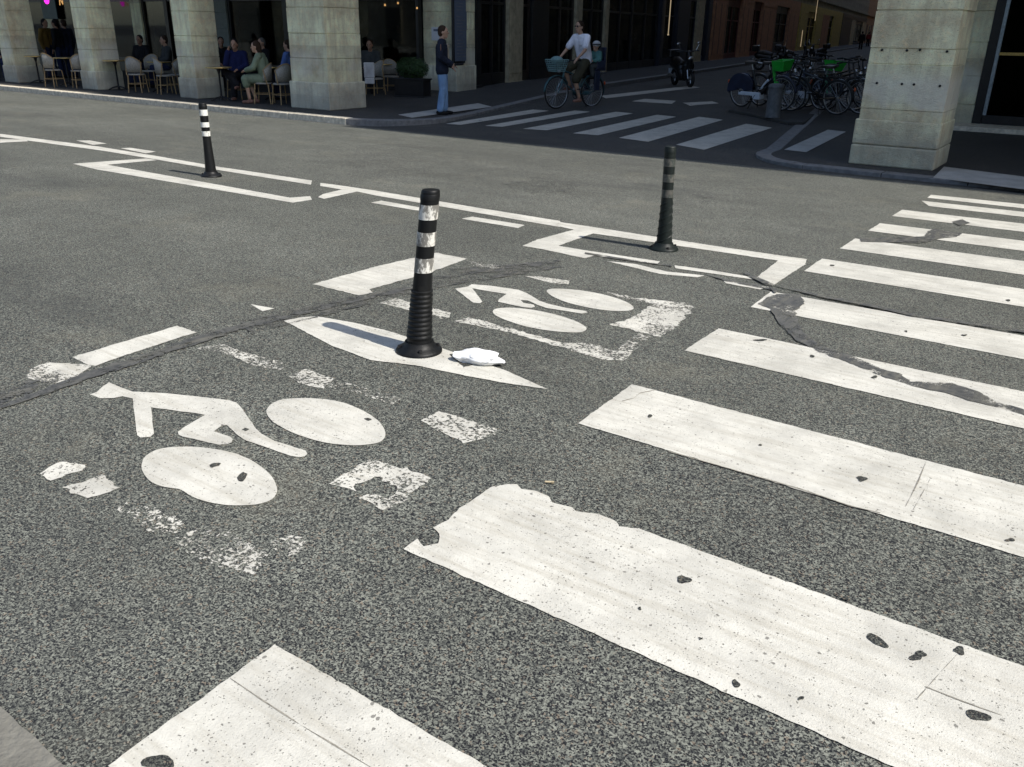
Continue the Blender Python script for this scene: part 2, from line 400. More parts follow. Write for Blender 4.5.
# outlines of both pavements (kerb edge first)
LK = [(-120,12.42),(-60,12.42),(-24,12.42),(-13.2,12.40)]+arc((-12.75,13.9), 1.5, -85, 0, 9)+[along((-11.25,13.9), 260)]
RK = [along((-4.72,14.0), 260), (-4.72,14.0)]+arc((-3.52,13.75), 1.2, 180, 262, 9)+[(-2.6,12.52),(6,12.40),(60,12.4),(120,12.4)]
def pavement(name, kerb, inner, zf, y0, label, w=.22):
    pts = kerb+inner
    b = MB(); b.prism(pts, -.6, 1.); o = b.build(name, M['walk'])
    bm = bmesh.new(); bm.from_mesh(o.data)
    for yc in (y0, y0+7): bmesh.ops.bisect_plane(bm, geom=bm.verts[:]+bm.edges[:]+bm.faces[:], plane_co=(0,yc,0), plane_no=(0,1,0))
    for v in bm.verts:
        if v.co.z > .5: v.co.z = zf(v.co.y)
    bmesh.ops.triangulate(bm, faces=bm.faces[:]); bm.to_mesh(o.data); bm.free(); tag(o, label, 'pavement', None, 'structure')
    # granite kerbstones: a course along the outer edge, 4 mm proud, joints every 1.1 m
    k = MB(); k2 = MB(); off = []
    for i, p in enumerate(kerb):
        a = Vector(kerb[max(i-1,0)]); c = Vector(kerb[min(i+1,len(kerb)-1)]); t = (c-a).normalized(); n = Vector((-t.y, t.x))
        off.append((Vector(p)-n*.012, Vector(p)+n*w))
    for i in range(len(kerb)-1):
        (a0,a1),(b0,b1) = off[i], off[i+1]; L = (b0-a0).length; n = max(1, round(L/1.1)) if L < 60 else max(1, round(L/1.1))
        for j in range(n):
            g = .006/max(L/n, .05) if L > .6 else 0
            t0, t1 = j/n+(g/n), (j+1)/n-(g/n); dz = rnd.uniform(-.003,.003)
            q = [a0.lerp(b0,t0), a0.lerp(b0,t1), a1.lerp(b1,t1), a1.lerp(b1,t0)]
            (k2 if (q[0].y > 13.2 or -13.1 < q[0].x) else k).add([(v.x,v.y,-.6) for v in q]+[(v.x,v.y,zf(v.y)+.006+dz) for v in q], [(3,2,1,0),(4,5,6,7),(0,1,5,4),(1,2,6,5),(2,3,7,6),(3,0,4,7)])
    tag(k2.build('kerb', M['shaded_granite'], bevel=.012), 'kerb of shade-darkened granite along '+label.split(' pavement')[1 if label.startswith('dark pavement') else 0].strip()+' side of the shaded street', 'kerb', None, 'structure')
    return o, k
o, k = pavement('pavement', LK, [along((-15.5,22),260), (-15.5,22), (-18,22), (-120,22)], ZLY, 15., 'dark asphalt pavement running under the cafe arcade and round its corner')
tag(k.build('kerb', M['granite'], bevel=.012), 'granite kerb catching the sun along the cafe pavement', 'kerb', None, 'structure')
o, k = pavement('pavement', RK, [(120,24),(-2,24), along((-2,24),260)], ZPY, 14.3, 'dark pavement round the single big pillar past the zebra crossing')
tag(k.build('kerb', M['granite'], bevel=.012), 'low curved kerb below the big corner pillar', 'kerb', None, 'structure')
# raised nose and parking strip for the bikes
n0, n1 = W(728,112,ZS), W(801,126,ZS)
npts = [(n0.x,n0.y),(n0.x+.75,n0.y-.55),(n1.x-.25,n1.y-.02),(n1.x,n1.y+.18),along((n1.x,n1.y),14),along((n0.x,n0.y),13)]
b = MB(); b.add([(q[0],q[1],-.6) for q in npts]+[(q[0],q[1],ZS(q[1])+.055) for q in npts], [(5,4,3,2,1,0),(6,7,8,9,10,11)]+[(i,(i+1)%6,6+(i+1)%6,6+i) for i in range(6)])
tag(b.build('bike_parking_kerb', [M['walk']], bevel=.02), 'low raised strip in the side street carrying the parked bikes', 'traffic island', None, 'structure')
ZI = lambda y: ZS(y)+.055

# ------------------------------------------------------------------ markings
def ragged(pts, amp, step=.03):
    """subdivide an outline and fray it"""
    out = []; n = len(pts)
    for i in range(n):
        a, c = pts[i], pts[(i+1) % n]; d = c-a; L = d.length
        if L < 1e-6: continue
        k = max(1, int(L/step)) if amp else 1
        nv = Vector((-d.y, d.x)).normalized()
        for j in range(k):
            p = a+d*(j/k)
            q = noise.noise(Vector((p.x*17, p.y*17, 3)))*.6+noise.noise(Vector((p.x*60, p.y*60, 9)))*.5
            out.append(p+nv*q*amp)
    return out
def surface_poly(b, pts, lift, m=0, z=None):
    bm = bmesh.new(); vs = [bm.verts.new((p.x, p.y, zat(z, p.y)+lift)) for p in pts]
    try: f = bm.faces.new(vs)
    except ValueError: bm.free(); return
    bmesh.ops.triangulate(bm, faces=[f], quad_method='BEAUTY', ngon_method='EAR_CLIP')
    bm.normal_update()
    bm.verts.index_update()
    fs = [[v.index for v in f.verts][::1 if f.normal.z > 0 else -1] for f in bm.faces]
    b.add([v.co.copy() for v in bm.verts], fs, m); bm.free()
def px(pts, s=1., ox=0., oy=0., z=None):
    return [W(ox+x*s, oy+y*s, z).to_2d() for x, y in pts]
def marking(name, polys, label, cat, mat='paint', amp=.004, lift=.0035, holes=(), z=None, group=None, grooves=()):
    b = MB()
    for p in polys: surface_poly(b, ragged(p, amp, .016 if p[0].y < 7 else .04), lift, 0, z)
    for p in holes: surface_poly(b, ragged(p, .007, .007), lift+.0015, 1, z)
    for p in grooves: surface_poly(b, ragged(p, .002, .02), lift+.001, 2, z)
    return tag(b.build(name, [M[mat], M['chip'], M['groove']], fix=False), label, cat, group, 'structure')
def spot(x, y, rx, ry, a=0):
    out = []; f1, f2, k1, k2 = rnd.uniform(0,6.3), rnd.uniform(0,6.3), rnd.uniform(.1,.3), rnd.uniform(.05,.2)
    for i in range(22):
        q = 2*PI*i/22; k = 1+k1*math.sin(2*q+f1)+k2*math.sin(3*q+f2)
        u, v = rx*math.cos(q)*k, ry*math.sin(q)*k
        out.append((x+u*math.cos(a)-v*math.sin(a), y+u*math.sin(a)+v*math.cos(a)))
    return px(out)
def sliver(*pts, w=.8):
    return px([(x, y-w*(.3+.7*rnd.random())) for x, y in pts]+[(x, y+w*(.2+.5*rnd.random())) for x, y in pts[::-1]])
V2 = lambda x, y: Vector((x, y))
XR = 2.6
G_ZEBRA = 'white stripes of the zebra crossing'
def stripe(left, yn, yf, label, holes=(), amp=.0065, grooves=()):
    # left: outline of the worn end, from the near edge round to the far edge
    marking('zebra_stripe', [px(left)+[V2(XR, yf), V2(XR, yn)]], label, 'crossing stripe', 'paint', amp, .0035, holes, group=G_ZEBRA, grooves=grooves)
stripe([(108,767),(275,645)], .52, 1.04, 'white crossing stripe cut off by the near corner of the road, with a pitted edge', [spot(160,764,14,9)], grooves=[sliver((231,680),(260,700),(300,726),(340,750),(376,772), w=1.1)])
s6 = lambda pts: [(380+x*.3906, 470+y*.3906) for x, y in pts]
stripe(s6([(60,205),(95,178),(112,198),(150,190),(153,165),(135,150),(175,130),(205,100),(270,55),(285,45),(330,38),(352,38),(362,50),(400,55),(432,70),(440,85),(490,98),(502,108),(560,115),(600,130),(612,147),(660,152)]),
       1.52, 2.03, 'broad white crossing stripe with a torn and chipped end',
       [spot(684,581,6,3.6), spot(736,685,4,4), spot(877,642,12,4,.5), spot(916,659,5,3), spot(921,655,5,2.6), spot(959,652,5,4), spot(977,717,12,5,.3), spot(700,640,2,1.5), spot(845,600,3,2), spot(640,610,2.5,1.6), spot(800,700,3,2)], grooves=[sliver((925,688),(960,702),(1002,717), w=.8), sliver((917,700),(940,674),(962,650), w=.5)])
stripe([(578,424),(632,385)], 2.54, 3.06, 'complete white crossing stripe with one dark oval chip, next to the torn one', [spot(862,480,5.5,2.5), spot(650,417,2.2,1.3), spot(1010,541,4,2), spot(760,446,2,1)], grooves=[sliver((668,452),(730,470),(800,490),(850,507),(880,514), w=.6), sliver((622,402),(634,399),(640,394),(655,391), w=.5), sliver((905,508),(918,484),(926,462), w=.5), sliver((913,511),(930,480), w=.4)])
stripe([(684.4,351),(718.5,328.9)], 3.6, 4.1, 'white crossing stripe cut lengthwise by a long dark tar crack', [spot(812,357,2.5,1.4), spot(874,378,3,1.6), spot(760,341,6,.9)])
stripe([(750.5,307.5),(771,292)], 4.61, 5.12, 'white crossing stripe with a round tar blot on its end', [spot(906,332,1.6,.9), spot(964,336,2.4,1)])
stripe([(803.8,271.5),(821.8,259)], 5.8, 6.37, 'white crossing stripe level with the boxed bollard, a single dot near its end', [spot(832,266,2,.9), spot(1008,301,2.5,1)])
stripe([(839.8,248.8),(855,238.8)], 6.88, 7.48, 'white crossing stripe with a tar streak along the far edge of its end')
stripe([(868,231),(880,223.5)], 7.93, 8.5, 'white crossing stripe interrupted by a tar splash halfway')
stripe([(892,216.3),(902,210)], 9.0, 9.58, 'thin-looking crossing stripe with a small tar fleck, third from the far kerb')
stripe([(929,206.3),(921.6,201)], 10.0, 10.47, 'crossing stripe second from the far kerb, its end slanted')
stripe([(927,198),(931,195)], 10.75, 11.27, 'last crossing stripe, beside the far kerb')

# bicycle symbols
z6 = dict(s=.29297, ox=20, oy=370); z2 = dict(s=.36496, ox=240, oy=300); z7 = dict(s=.25391, ox=440, oy=270)
rider1 = [(238,86),(262,78),(282,60),(305,44),(345,62),(385,76),(500,82),(610,93),(715,106),(738,114),(752,126),(790,180),(805,202),(824,220),(870,245),(975,278),(981,289),(972,298),(955,301),(925,296),(850,270),(765,240),(740,222),(706,190),(688,192),(662,212),(718,230),(726,240),(722,250),(708,256),(680,258),(556,230),(543,224),(540,214),(560,198),(632,156),(600,150),(448,130),(457,220),(445,231),(412,233),(400,225),(385,100),(350,92),(320,98),(275,99)]
whA = [(413,330),(425,300),(445,284),(475,272),(520,265),(600,264),(680,274),(740,288),(800,315),(845,348),(872,382),(880,415),(868,440),(840,455),(800,464),(750,466),(680,462),(620,448),(580,432),(548,409),(520,406),(480,400),(445,385),(422,358)]
whB = [(70,312),(78,292),(100,278),(135,271),(200,270),(270,278),(325,298),(375,327),(398,356),(399,378),(385,392),(350,399),(310,401),(240,395),(180,380),(125,357),(88,335)]
def chaikin(p, k=2):
    for _ in range(k):
        p = [q for i in range(len(p)) for q in ((p[i][0]*.75+p[(i+1)%len(p)][0]*.25, p[i][1]*.75+p[(i+1)%len(p)][1]*.25), (p[i][0]*.25+p[(i+1)%len(p)][0]*.75, p[i][1]*.25+p[(i+1)%len(p)][1]*.75))]
    return p
whA, whB, whC, whD = map(chaikin, (whA, whB, [(205,166),(212,157),(240,151),(290,150),(380,160),(470,181),(540,205),(574,225),(580,237),(560,247),(520,249),(430,242),(340,226),(270,204),(222,184)], [(417,85),(425,78),(450,75),(510,77),(600,88),(690,110),(745,132),(765,150),(755,161),(720,164),(670,163),(590,152),(500,131),(440,106)]))
marking('bicycle_symbol', [px(rider1, **z6), px(whA, **z6), px(whB, **z2)], 'larger white painted bicycle symbol with rider outline, nearer the zebra corner', 'road marking', 'paint', .003, .0035,
        [px([(648,328),(662,322),(684,322),(680,331),(664,334),(655,338)], **z6), px([(742,370),(760,353),(775,358),(772,372),(760,385),(748,382)], **z6), px([(756,207),(768,201),(783,206),(770,212)], **z6), px([(340,328),(350,326),(361,330),(352,334)], **z2)])
rider2 = [(60,76),(110,67),(125,58),(200,64),(310,80),(345,95),(390,122),(425,135),(500,152),(575,164),(581,169),(560,174),(480,161),(420,152),(385,140),(360,128),(345,122),(318,121),(330,132),(370,139),(374,147),(360,151),(330,149),(228,127),(232,118),(262,96),(200,87),(127,74),(167,127),(158,133),(130,130),(72,86)]
marking('bicycle_symbol', [px(rider2, **z7), px(whC, **z7), px(whD, **z7)], 'smaller white painted bicycle symbol beside the worn box and the tall bollard', 'road marking', 'paint', .003)
# lane lines
ln = px([(0,134),(100,147),(158,156.5),(220,167.3),(312,180.8),(311,185),(220,170.6),(158,160),(100,150.5),(0,137)])
marking('lane_line', [ln, px([(0,139.5),(26,139.8),(28,141.5),(0,143)]),
    px([(73,164),(146,158.7),(157,160.4),(107,165),(290,198),(310,196.5),(312,200),(293,203),(97,169.8)])], 'thin white box line round the bollard furthest along the lane', 'road marking', 'paint', .006)
marking('lane_line', [px([(76,140.6),(90,140.7),(107,143.8),(93,145)]), px([(121,148.5),(130,148),(156,151.8),(146,153.6)])], 'two short white dashes beside the far bollard line', 'road marking', 'paint', .006)
z4 = dict(s=.2539, ox=300, oy=170)
marking('lane_line', [px([(80,52),(160,62),(300,83),(545,124),(700,150),(1024,202),(1024,226),(700,170),(545,143),(300,102),(225,86),(95,115),(72,108),(90,96),(165,78),(80,64)], **z4)], 'long forked white lane line running behind the tall bollard', 'road marking', 'paint', .006)
marking('lane_line', [px([(280,130),(320,122),(475,149),(478,162),(455,160)], **z4), px([(635,193),(680,185),(885,218),(860,230)], **z4)], 'two short white dashes in front of the forked lane line', 'road marking', 'paint', .008)
z5 = dict(s=.3125, ox=510, oy=210)
marking('lane_line', [px([(160,40),(250,53),(460,86),(700,123),(950,159),(945,175),(840,243),(780,224),(858,163),(520,113),(455,104),(265,76),(155,116),(240,130),(480,166),(472,175),(270,147),(240,156),(100,126),(40,116),(90,95),(205,64),(140,50)], **z5),
    px([(525,178),(650,195),(790,219),(780,224),(640,204),(530,188)], **z5), px([(310,165),(400,174),(500,198),(622,211),(600,217),(480,206),(390,184)], **z5), px([(680,225),(830,248),(800,256),(690,236)], **z5)],
    'chipped white box line round the bollard by the zebra crossing', 'road marking', 'paint', .010)
# wedge under the tall bollard
marking('bollard_wedge', [px([(284,321.5),(300,318),(318,317),(352,323),(386,331),(422,342),(459,355),(474,361),(505,371),(548,390),(500,383),(459,375),(415,366),(371,361),(347,352),(331,346)])], 'long white wedge painted under the tall striped bollard', 'road marking', 'paint', .006, .004,
        [px([(449,355),(458,354),(473,366),(464,368)])])
# worn dashes and boxes
z1 = dict(s=.36496, ox=0, oy=300); z8 = dict(s=.46875, ox=0, oy=240); z9 = dict(s=.390625, ox=300, oy=130)
def worn(polys, label, mat='worn', amp=.02): marking('worn_marking', polys, label, 'road marking', mat, amp, .003)
worn([px([(198,158),(485,72),(537,90),(285,172),(262,182),(232,176)], **z1)], 'white bar along the tar seam, one end frayed', 'paint', .012)
worn([px([(70,215),(85,188),(130,172),(250,180),(205,222),(140,234)], **z1)], 'patch of abraded white paint ending the bar by the tar seam')
worn([px([(668,95),(800,58),(930,28),(997,41),(900,76),(788,106),(796,113),(765,119)], **z8)], 'white bar behind the tall bollard, cut by tar', 'paint', .014)
worn([px([(995,43),(1024,48),(1090,60),(1080,66),(1010,56)], **z8)], 'thin flaking tail of the bar behind the tall bollard', 'vworn')
worn([px([(535,138),(585,147),(560,153)], **z8)], 'tiny white paint triangle alone by the tar seam', 'paint', .006)
worn([px([(420,232),(470,222),(520,240),(605,262),(600,280),(540,268),(490,246)], **z8)], 'faint flecked dash below the tar seam near the big bicycle wheel', 'vworn')
worn([px([(616,292),(650,277),(712,297),(690,319),(640,308)], **z8)], 'short flaking dash between wedge and bicycle symbol')
worn([px([(705,297),(760,312),(850,338),(840,352),(760,330),(700,315)], **z8)], 'speckled remains trailing from the short dash', 'vworn')
worn([px([(203,443),(245,432),(300,447),(388,469),(378,482),(290,466)], **z9)], 'short flaking dash beside the bollard ribs')
worn([px([(496,332),(545,306),(695,352),(700,372),(612,394)], **z2)], 'speckled white lozenge between wedge and zebra corner')
worn([px([(243,505),(355,436),(440,462),(527,490),(400,582),(322,542),(352,532),(408,548),(432,518),(372,488),(316,506),(318,530)], **z2)], 'abraded white square with a bare middle by the bicycle wheel', 'worn', .03)
worn([px([(110,477),(172,443),(226,455),(230,466),(140,497)], **z1), px([(172,516),(280,480),(333,518),(236,547)], **z1)], 'two abraded paint crumbs under the rider symbol')
worn([px([(320,575),(340,552),(400,545),(450,590),(510,612),(480,645),(420,640),(372,615)], **z1), px([(470,655),(560,622),(640,640),(735,700),(700,752),(600,735),(520,700)], **z1), px([(735,672),(790,645),(835,655),(825,694),(770,705)], **z1)], 'scattered flecks of old paint in the open near asphalt', 'vworn')
worn([px([(775,112),(975,132),(1002,150),(930,226),(870,266),(668,216),(740,194),(792,168),(835,136)], **z7)], 'ragged white end block of the worn cycle box', 'worn', .03)
worn([px([(60,205),(112,188),(250,224),(480,288),(600,292),(680,320),(765,318),(720,359),(640,356),(480,306),(250,242)], **z7)], 'ragged white base line of the worn cycle box', 'worn', .025)
worn([px([(640,85),(775,108),(800,128),(720,112)], **z7), px([(690,320),(780,250),(830,262),(760,325)], **z7)], 'nearly erased edges of the worn cycle box', 'vworn')
worn([px([(335,26),(395,28),(512,44),(506,58),(430,50)], **z7), px([(0,176),(44,170),(36,188),(0,194)], **z7)], 'two crumbs of white paint behind the small bicycle symbol')
# tar
def tar(polys, label, amp=.03, lift=.0062, mat='tar'): marking('tar_seam', polys, label, 'tar seam', mat, amp, lift)
tar([px([(-40,422),(0,407),(60,383),(110,366),(170,347),(195,337),(230,328),(262,320),(262,324),(230,334),(200,344),(140,364),(60,390),(0,411),(-40,427)]), px([(255,322),(300,313),(330,307),(400,291),(424,284),(424,287),(400,293),(330,309),(255,327)])], 'long wide tar seam crossing the road past the bicycle symbol')
tar([px([(240,322),(330,303),(400,287),(430,278),(432,287),(400,297),(330,315),(250,335)]), px([(425,279),(450,269),(500,266),(560,260),(562,268),(520,275),(440,288),(426,290)]), px([(-30,398),(60,372),(60,381),(0,407),(-30,420)])], 'faint end of the tar seam near the small bicycle symbol', .03, .0055, 'faint_tar')
tar([px([(505,184),(530,180),(565,181),(582,186),(570,193),(540,197),(512,193)]), px([(338,165),(360,161),(390,160),(400,163),(372,166),(350,169)]), px([(640,196),(690,192),(720,200),(680,208)])], 'dark oily stains on the far half of the carriageway', .05, .0055, 'stain')
z66 = dict(s=.35547, ox=660, oy=180)
tar([px([(275,352),(300,333),(330,323),(390,324),(408,343),(380,372),(400,428),(450,468),(530,493),(620,533),(680,550),(702,570),(820,574),(900,600),(945,628),(1024,648),(1080,655),(1080,668),(1024,664),(950,642),(880,626),(800,601),(700,580),(600,546),(520,512),(450,487),(380,452),(335,405),(310,365)], **z66)], 'forked tar crack with a round blot on the zebra stripes', .018)
tar([px([(560,165),(640,163),(745,160),(752,145),(772,139),(810,147),(852,151),(835,161),(790,166),(740,179),(640,177),(565,176)], **z66)], 'tar splash across the zebra stripe', .02)
tar([px([(820,119),(850,112),(870,122),(845,131)], **z66)], 'small tar fleck on the thin zebra stripe', .02)
tar([px([(310,297),(330,300),(440,325),(620,360),(700,379),(1080,437),(1080,443),(700,386),(620,367),(440,331)], **z66), px([(240,262),(318,296),(330,320),(322,322),(300,300),(236,268)], **z66)], 'hairline tar crack along the blotted zebra stripe', .006, .011)
tar([px([(240,138),(330,152),(480,176),(520,180),(518,183),(330,158),(238,143)], **z5), px([(620,206),(700,226),(800,243),(860,258),(850,262),(780,248),(690,230)], **z5)], 'thin dark crack winding through the chipped bollard box', .008, .007)
# gutter slab in the near corner
b = MB(); surface_poly(b, ragged([W(-60,640).to_2d(), W(0,708).to_2d(), W(66,768).to_2d(), W(140,850).to_2d(), V2(-1.9,.1), V2(-3,.4)], .006), .006)
tag(b.build('gutter_slab', M['concrete'], fix=False), 'smooth grey slab edge in the near corner of the road', 'gutter', None, 'structure')
# side street crossing and strips
G_SIDE = 'shaded stripes of the side street crossing'
for q, l in (([(446,124),(461,125),(549,111),(533,109.7)], 'beside the cafe kerb'), ([(485,126),(502,127),(590,112),(575,110.7)], 'second from the cafe kerb'), ([(523,129),(547,130.5),(633,113.6),(616,112)], 'third from the cafe kerb'),
          ([(573,133.5),(598,135.5),(676,117),(657,115)], 'in the middle of the street'), ([(619,138),(648,142),(723,120),(699,117)], 'next to the bike strip'), ([(676,145),(704,150),(772,128),(746,124)], 'pointing at the nose of the bike strip')):
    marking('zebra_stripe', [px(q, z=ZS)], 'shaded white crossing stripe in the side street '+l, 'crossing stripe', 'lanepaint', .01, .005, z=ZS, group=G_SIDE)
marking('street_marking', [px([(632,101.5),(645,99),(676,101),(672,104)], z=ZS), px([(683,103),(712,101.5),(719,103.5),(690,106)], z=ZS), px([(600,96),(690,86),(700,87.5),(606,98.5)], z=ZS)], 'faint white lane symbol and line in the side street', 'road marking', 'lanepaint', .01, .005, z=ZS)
for q, z, l in (([(398,115),(412,118),(492,107),(478,103.5)], ZLY, 'pale tactile paving strip beside the standing man'), ([(784,150),(806,152.5),(846,132),(828,130)], ZPY, 'pale tactile strip beside the big pillar foot'), ([(933,178),(944,167),(1040,179),(1040,192)], ZPY, 'pale tactile strip facing the main zebra crossing')):
    b = MB(); surface_poly(b, px(q, z=z), .006, 0, z)
    tag(b.build('tactile_strip', M['tactile'], fix=False), l, 'tactile paving', None, 'structure')

# ------------------------------------------------------------------ buildings
def part(b, name, mat, root, smooth=False, bevel=0):
    """a part modelled in world coordinates under a thing standing at root.location"""
    o = b.build(name, mat, root, smooth, bevel); o.matrix_parent_inverse = Matrix.Translation(-root.location); return o
def sub(b, name, mat, par, root, smooth=False, bevel=0):
    return b.build(name, mat, par, smooth, bevel)
def courses(b, x0, x1, y0, y1, z0, z1, h=.5, joint=.011, seed=0):
    """ashlar: stone courses with sunk joints, each course a hair out of line"""
    q = random.Random(seed); z = z0
    while z < z1-.01:
        zt = min(z+h*q.uniform(.92,1.08), z1)
        if z1-zt < .12: zt = z1
        j = [q.uniform(-.004,.004) for _ in range(4)]
        b.box(x0+j[0], x1+j[1], y0+j[2], y1+j[3], z, zt-joint); b.box(x0+.012, x1-.012, y0+.012, y1-.012, zt-joint, zt); z = zt
WO = Vector((-14.09, 14.4, 0))                  # corner of the side street wall
INW = (-UY, UX)
TW = Matrix(((UX, INW[0], 0, WO.x), (UY, INW[1], 0, WO.y), (0, 0, 1, ZL), (0, 0, 0, 1)))
def sd(p):
    d = ray(p, 45); return (WO.y*d.x-WO.x*d.y)/(UX*d.y-UY*d.x)
def pw(d, o=0.): return (WO.x+UX*d+INW[0]*o, WO.y+UY*d+INW[1]*o)
D1, D2, D3, D4, D5 = sd(657), sd(708), sd(795), sd(838), sd(863)

arc_l = thing('arcade_building', 'stone arcade building with cafe tables between its pillars', 'building', (-14.6,13.9,ZL))
GT = 4.2
b = MB(); b.prism([(-60,13.42),(-14.09,13.42), pw(0), pw(D1-.02), pw(D1-.02,14), (-60,40)], GT, 20.3); part(b, 'upper_wall', M['wallstone'], arc_l)
b = MB(); b.prism([(-60,13.28),(-13.95,13.28), (-13.95,14.4), pw(D1-.02,-.14), pw(D1-.02,.5),(-14.6,14.4),(-60,14)], 20.304, 20.62); part(b, 'cornice', M['wallstone'], arc_l)
b = MB(); b.prism([(-60,14.1),(-14.8,14.1), pw(D1-.02,.6), pw(D1-.02,13), (-60,39)], 20.63, 23.6); part(b, 'roof', M['zinc'], arc_l)
for i, (x0, x1, y0, y1) in enumerate([(-31.9,-31.2,13.4,14.15),(-27.73,-27.03,13.4,14.14),(-23.57,-22.88,13.4,14.13),(-19.24,-18.6,13.4,14.14),(-15.22,-14.09,13.4,14.42)]):
    big = i == 4; zp = ZL+(.56 if big else .47)
    b = MB(); courses(b, x0, x1, y0, y1, zp, GT+.01, .5, seed=i); p = part(b, 'pillar', M['stone'], arc_l, bevel=.014)
    if big: p['label'] = 'broad corner pillar of the cafe arcade'
    b = MB(); e = .045 if big else .03
    b.box(x0-e, x1+e, y0-e, y1+e, ZL, zp); pl = part(b, 'plinth', M['stone_plinth'], arc_l, bevel=.02)
YB = 18.6
pier_x = WX(424, 18.75)
def at_d(y): return (y-14.4)/UY
b = MB(); courses(b, pier_x, pw(at_d(18.75))[0], 18.75, 19.55, ZL+.75, GT, .45, seed=11); part(b, 'pier', M['stone'], arc_l, bevel=.01)
b = MB(); b.box(pier_x-.03, pw(at_d(18.75))[0]+.03, 18.72, 19.58, ZL, ZL+.75); part(b, 'pier_base', M['stone_plinth'], arc_l, bevel=.015)
def shopfront_gallery(x0, x1, y, n, frame, root, zt=GT):
    """glazed front of n bays with stall riser, mullions and fascia, and a dim room behind"""
    w = (x1-x0)/n
    for i in range(n):
        a, c = x0+i*w, x0+(i+1)*w
        f = MB(); f.box(a, a+.09, y-.04, y+.1, ZL, zt); f.box(c-.09, c-.004, y-.04, y+.1, ZL, zt); f.box(a+.09, c-.09, y-.03, y+.09, ZL, ZL+.55); f.box(a+.09, c-.09, y-.03, y+.09, zt-.7, zt); f.box(a+.09, c-.09, y-.02, y+.05, ZL+2.35, ZL+2.43)
        fr = part(f, 'shop_window', frame, root)
        g = MB(); g.box(a+.09, c-.09, y+.02, y+.03, ZL+.55, zt-.7); sub(g, 'pane', M['glass'], fr, root)
xs = [-60, WX(-30,YB), WX(58,YB), WX(145,YB), WX(228,YB), pier_x]
for i in range(1, 5):
    x = xs[i]; b = MB(); courses(b, x-.28, x+.28, YB-.1, YB+.35, ZL, GT, .5, seed=20+i); part(b, 'pilaster', M['curtain'] if i == 4 else M['stone'], arc_l, bevel=.008)
for i in range(5):
    a = xs[i]+(.28 if i else 0); c = xs[i+1]-(.28 if i < 4 else 0)
    shopfront_gallery(a+.004, c-.004, YB, {0:6}.get(i, 3), M['darkwood'] if i % 2 else M['black'], arc_l)
b = MB(); b.box(-60.3, -60, 14.2, 22, ZL, GT); part(b, 'added_end_wall', M['wallstone'], arc_l)  # unseen wall added so the panes mirror no open sky
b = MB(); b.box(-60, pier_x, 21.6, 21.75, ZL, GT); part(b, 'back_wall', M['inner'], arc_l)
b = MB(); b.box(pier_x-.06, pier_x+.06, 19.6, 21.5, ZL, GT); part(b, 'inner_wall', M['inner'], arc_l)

def wall_seg(b, p0, p1, o0, o1, z0, z1, m=0):
    b.T = TW; b.box(sd(p0), sd(p1), o0, o1, z0, z1, m); b.T = Matrix.Identity(4)
def side_window(root, p0, p1, frame, zt=3.6, riser=.5, mull=1, fw=.09, rec=.08, items=(), door=False):
    d0, d1 = sd(p0)+.003, sd(p1)-.003; w = (d1-d0)
    f = MB(); f.T = TW; n = mull+1
    for i in range(n+1):
        x = d0+(w-fw)*i/n; f.box(x, x+fw, rec-.03, rec+.1, 0, zt)
    for i in range(n):
        x0 = d0+(w-fw)*i/n+fw; x1 = d0+(w-fw)*(i+1)/n
        f.box(x0, x1, rec-.02, rec+.09, 0, riser); f.box(x0, x1, rec-.02, rec+.09, zt-.5, zt); f.box(x0, x1, rec-.01, rec+.06, 2.3, 2.37)
    fr = part(f, 'shop_door' if door else 'shop_window', frame, root)
    g = MB(); g.T = TW
    for i in range(n): g.box(d0+(w-fw)*i/n+fw, d0+(w-fw)*(i+1)/n, rec+.03, rec+.04, riser, zt-.5)
    sub(g, 'pane', M['glass'], fr, root)
    return fr
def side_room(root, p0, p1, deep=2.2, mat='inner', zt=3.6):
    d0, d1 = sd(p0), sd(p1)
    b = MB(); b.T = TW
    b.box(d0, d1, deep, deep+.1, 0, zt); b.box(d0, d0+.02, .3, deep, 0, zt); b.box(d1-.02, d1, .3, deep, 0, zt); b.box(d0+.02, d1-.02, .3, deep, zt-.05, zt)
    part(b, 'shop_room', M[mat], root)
def pilaster(root, p0, p1, mat, out=.1, zt=3.6, name='pilaster'):
    b = MB(); d0, d1 = sd(p0)+.004, sd(p1)-.004; b.T = TW
    b.box(d0, d1, -out, .3, .22, zt); b.box(d0-.02, d1+.02, -out-.03, .3, 0, .22); b.box(d0-.015, d1+.015, -out-.02, .3, zt-.2, zt-.06)
    if (d1-d0) > .3: b.box(d0+.09, d1-.09, -out-.012, -out+.01, .45, zt-.4)
    o = part(b, name, M[mat], root, bevel=.006)
    if (d1-d0) > 1.2 and mat == 'terracotta':
        for x in (d0+.22, (d0+d1)/2-.1, d1-.42):
            q = MB(); q.T = TW; q.box(x, x+.2, -out-.016, -out-.013, .5, zt-.45); q.build('pilaster_reveal', M['maroon'], o)
    return o
def fascia(root, p0, p1, mat, z0=3.6, z1=GT, out=.12, name='fascia'):
    b = MB(); b.T = TW; b.box(sd(p0), sd(p1), -out, .3, z0, z1); part(b, name, M[mat], root, bevel=.01)
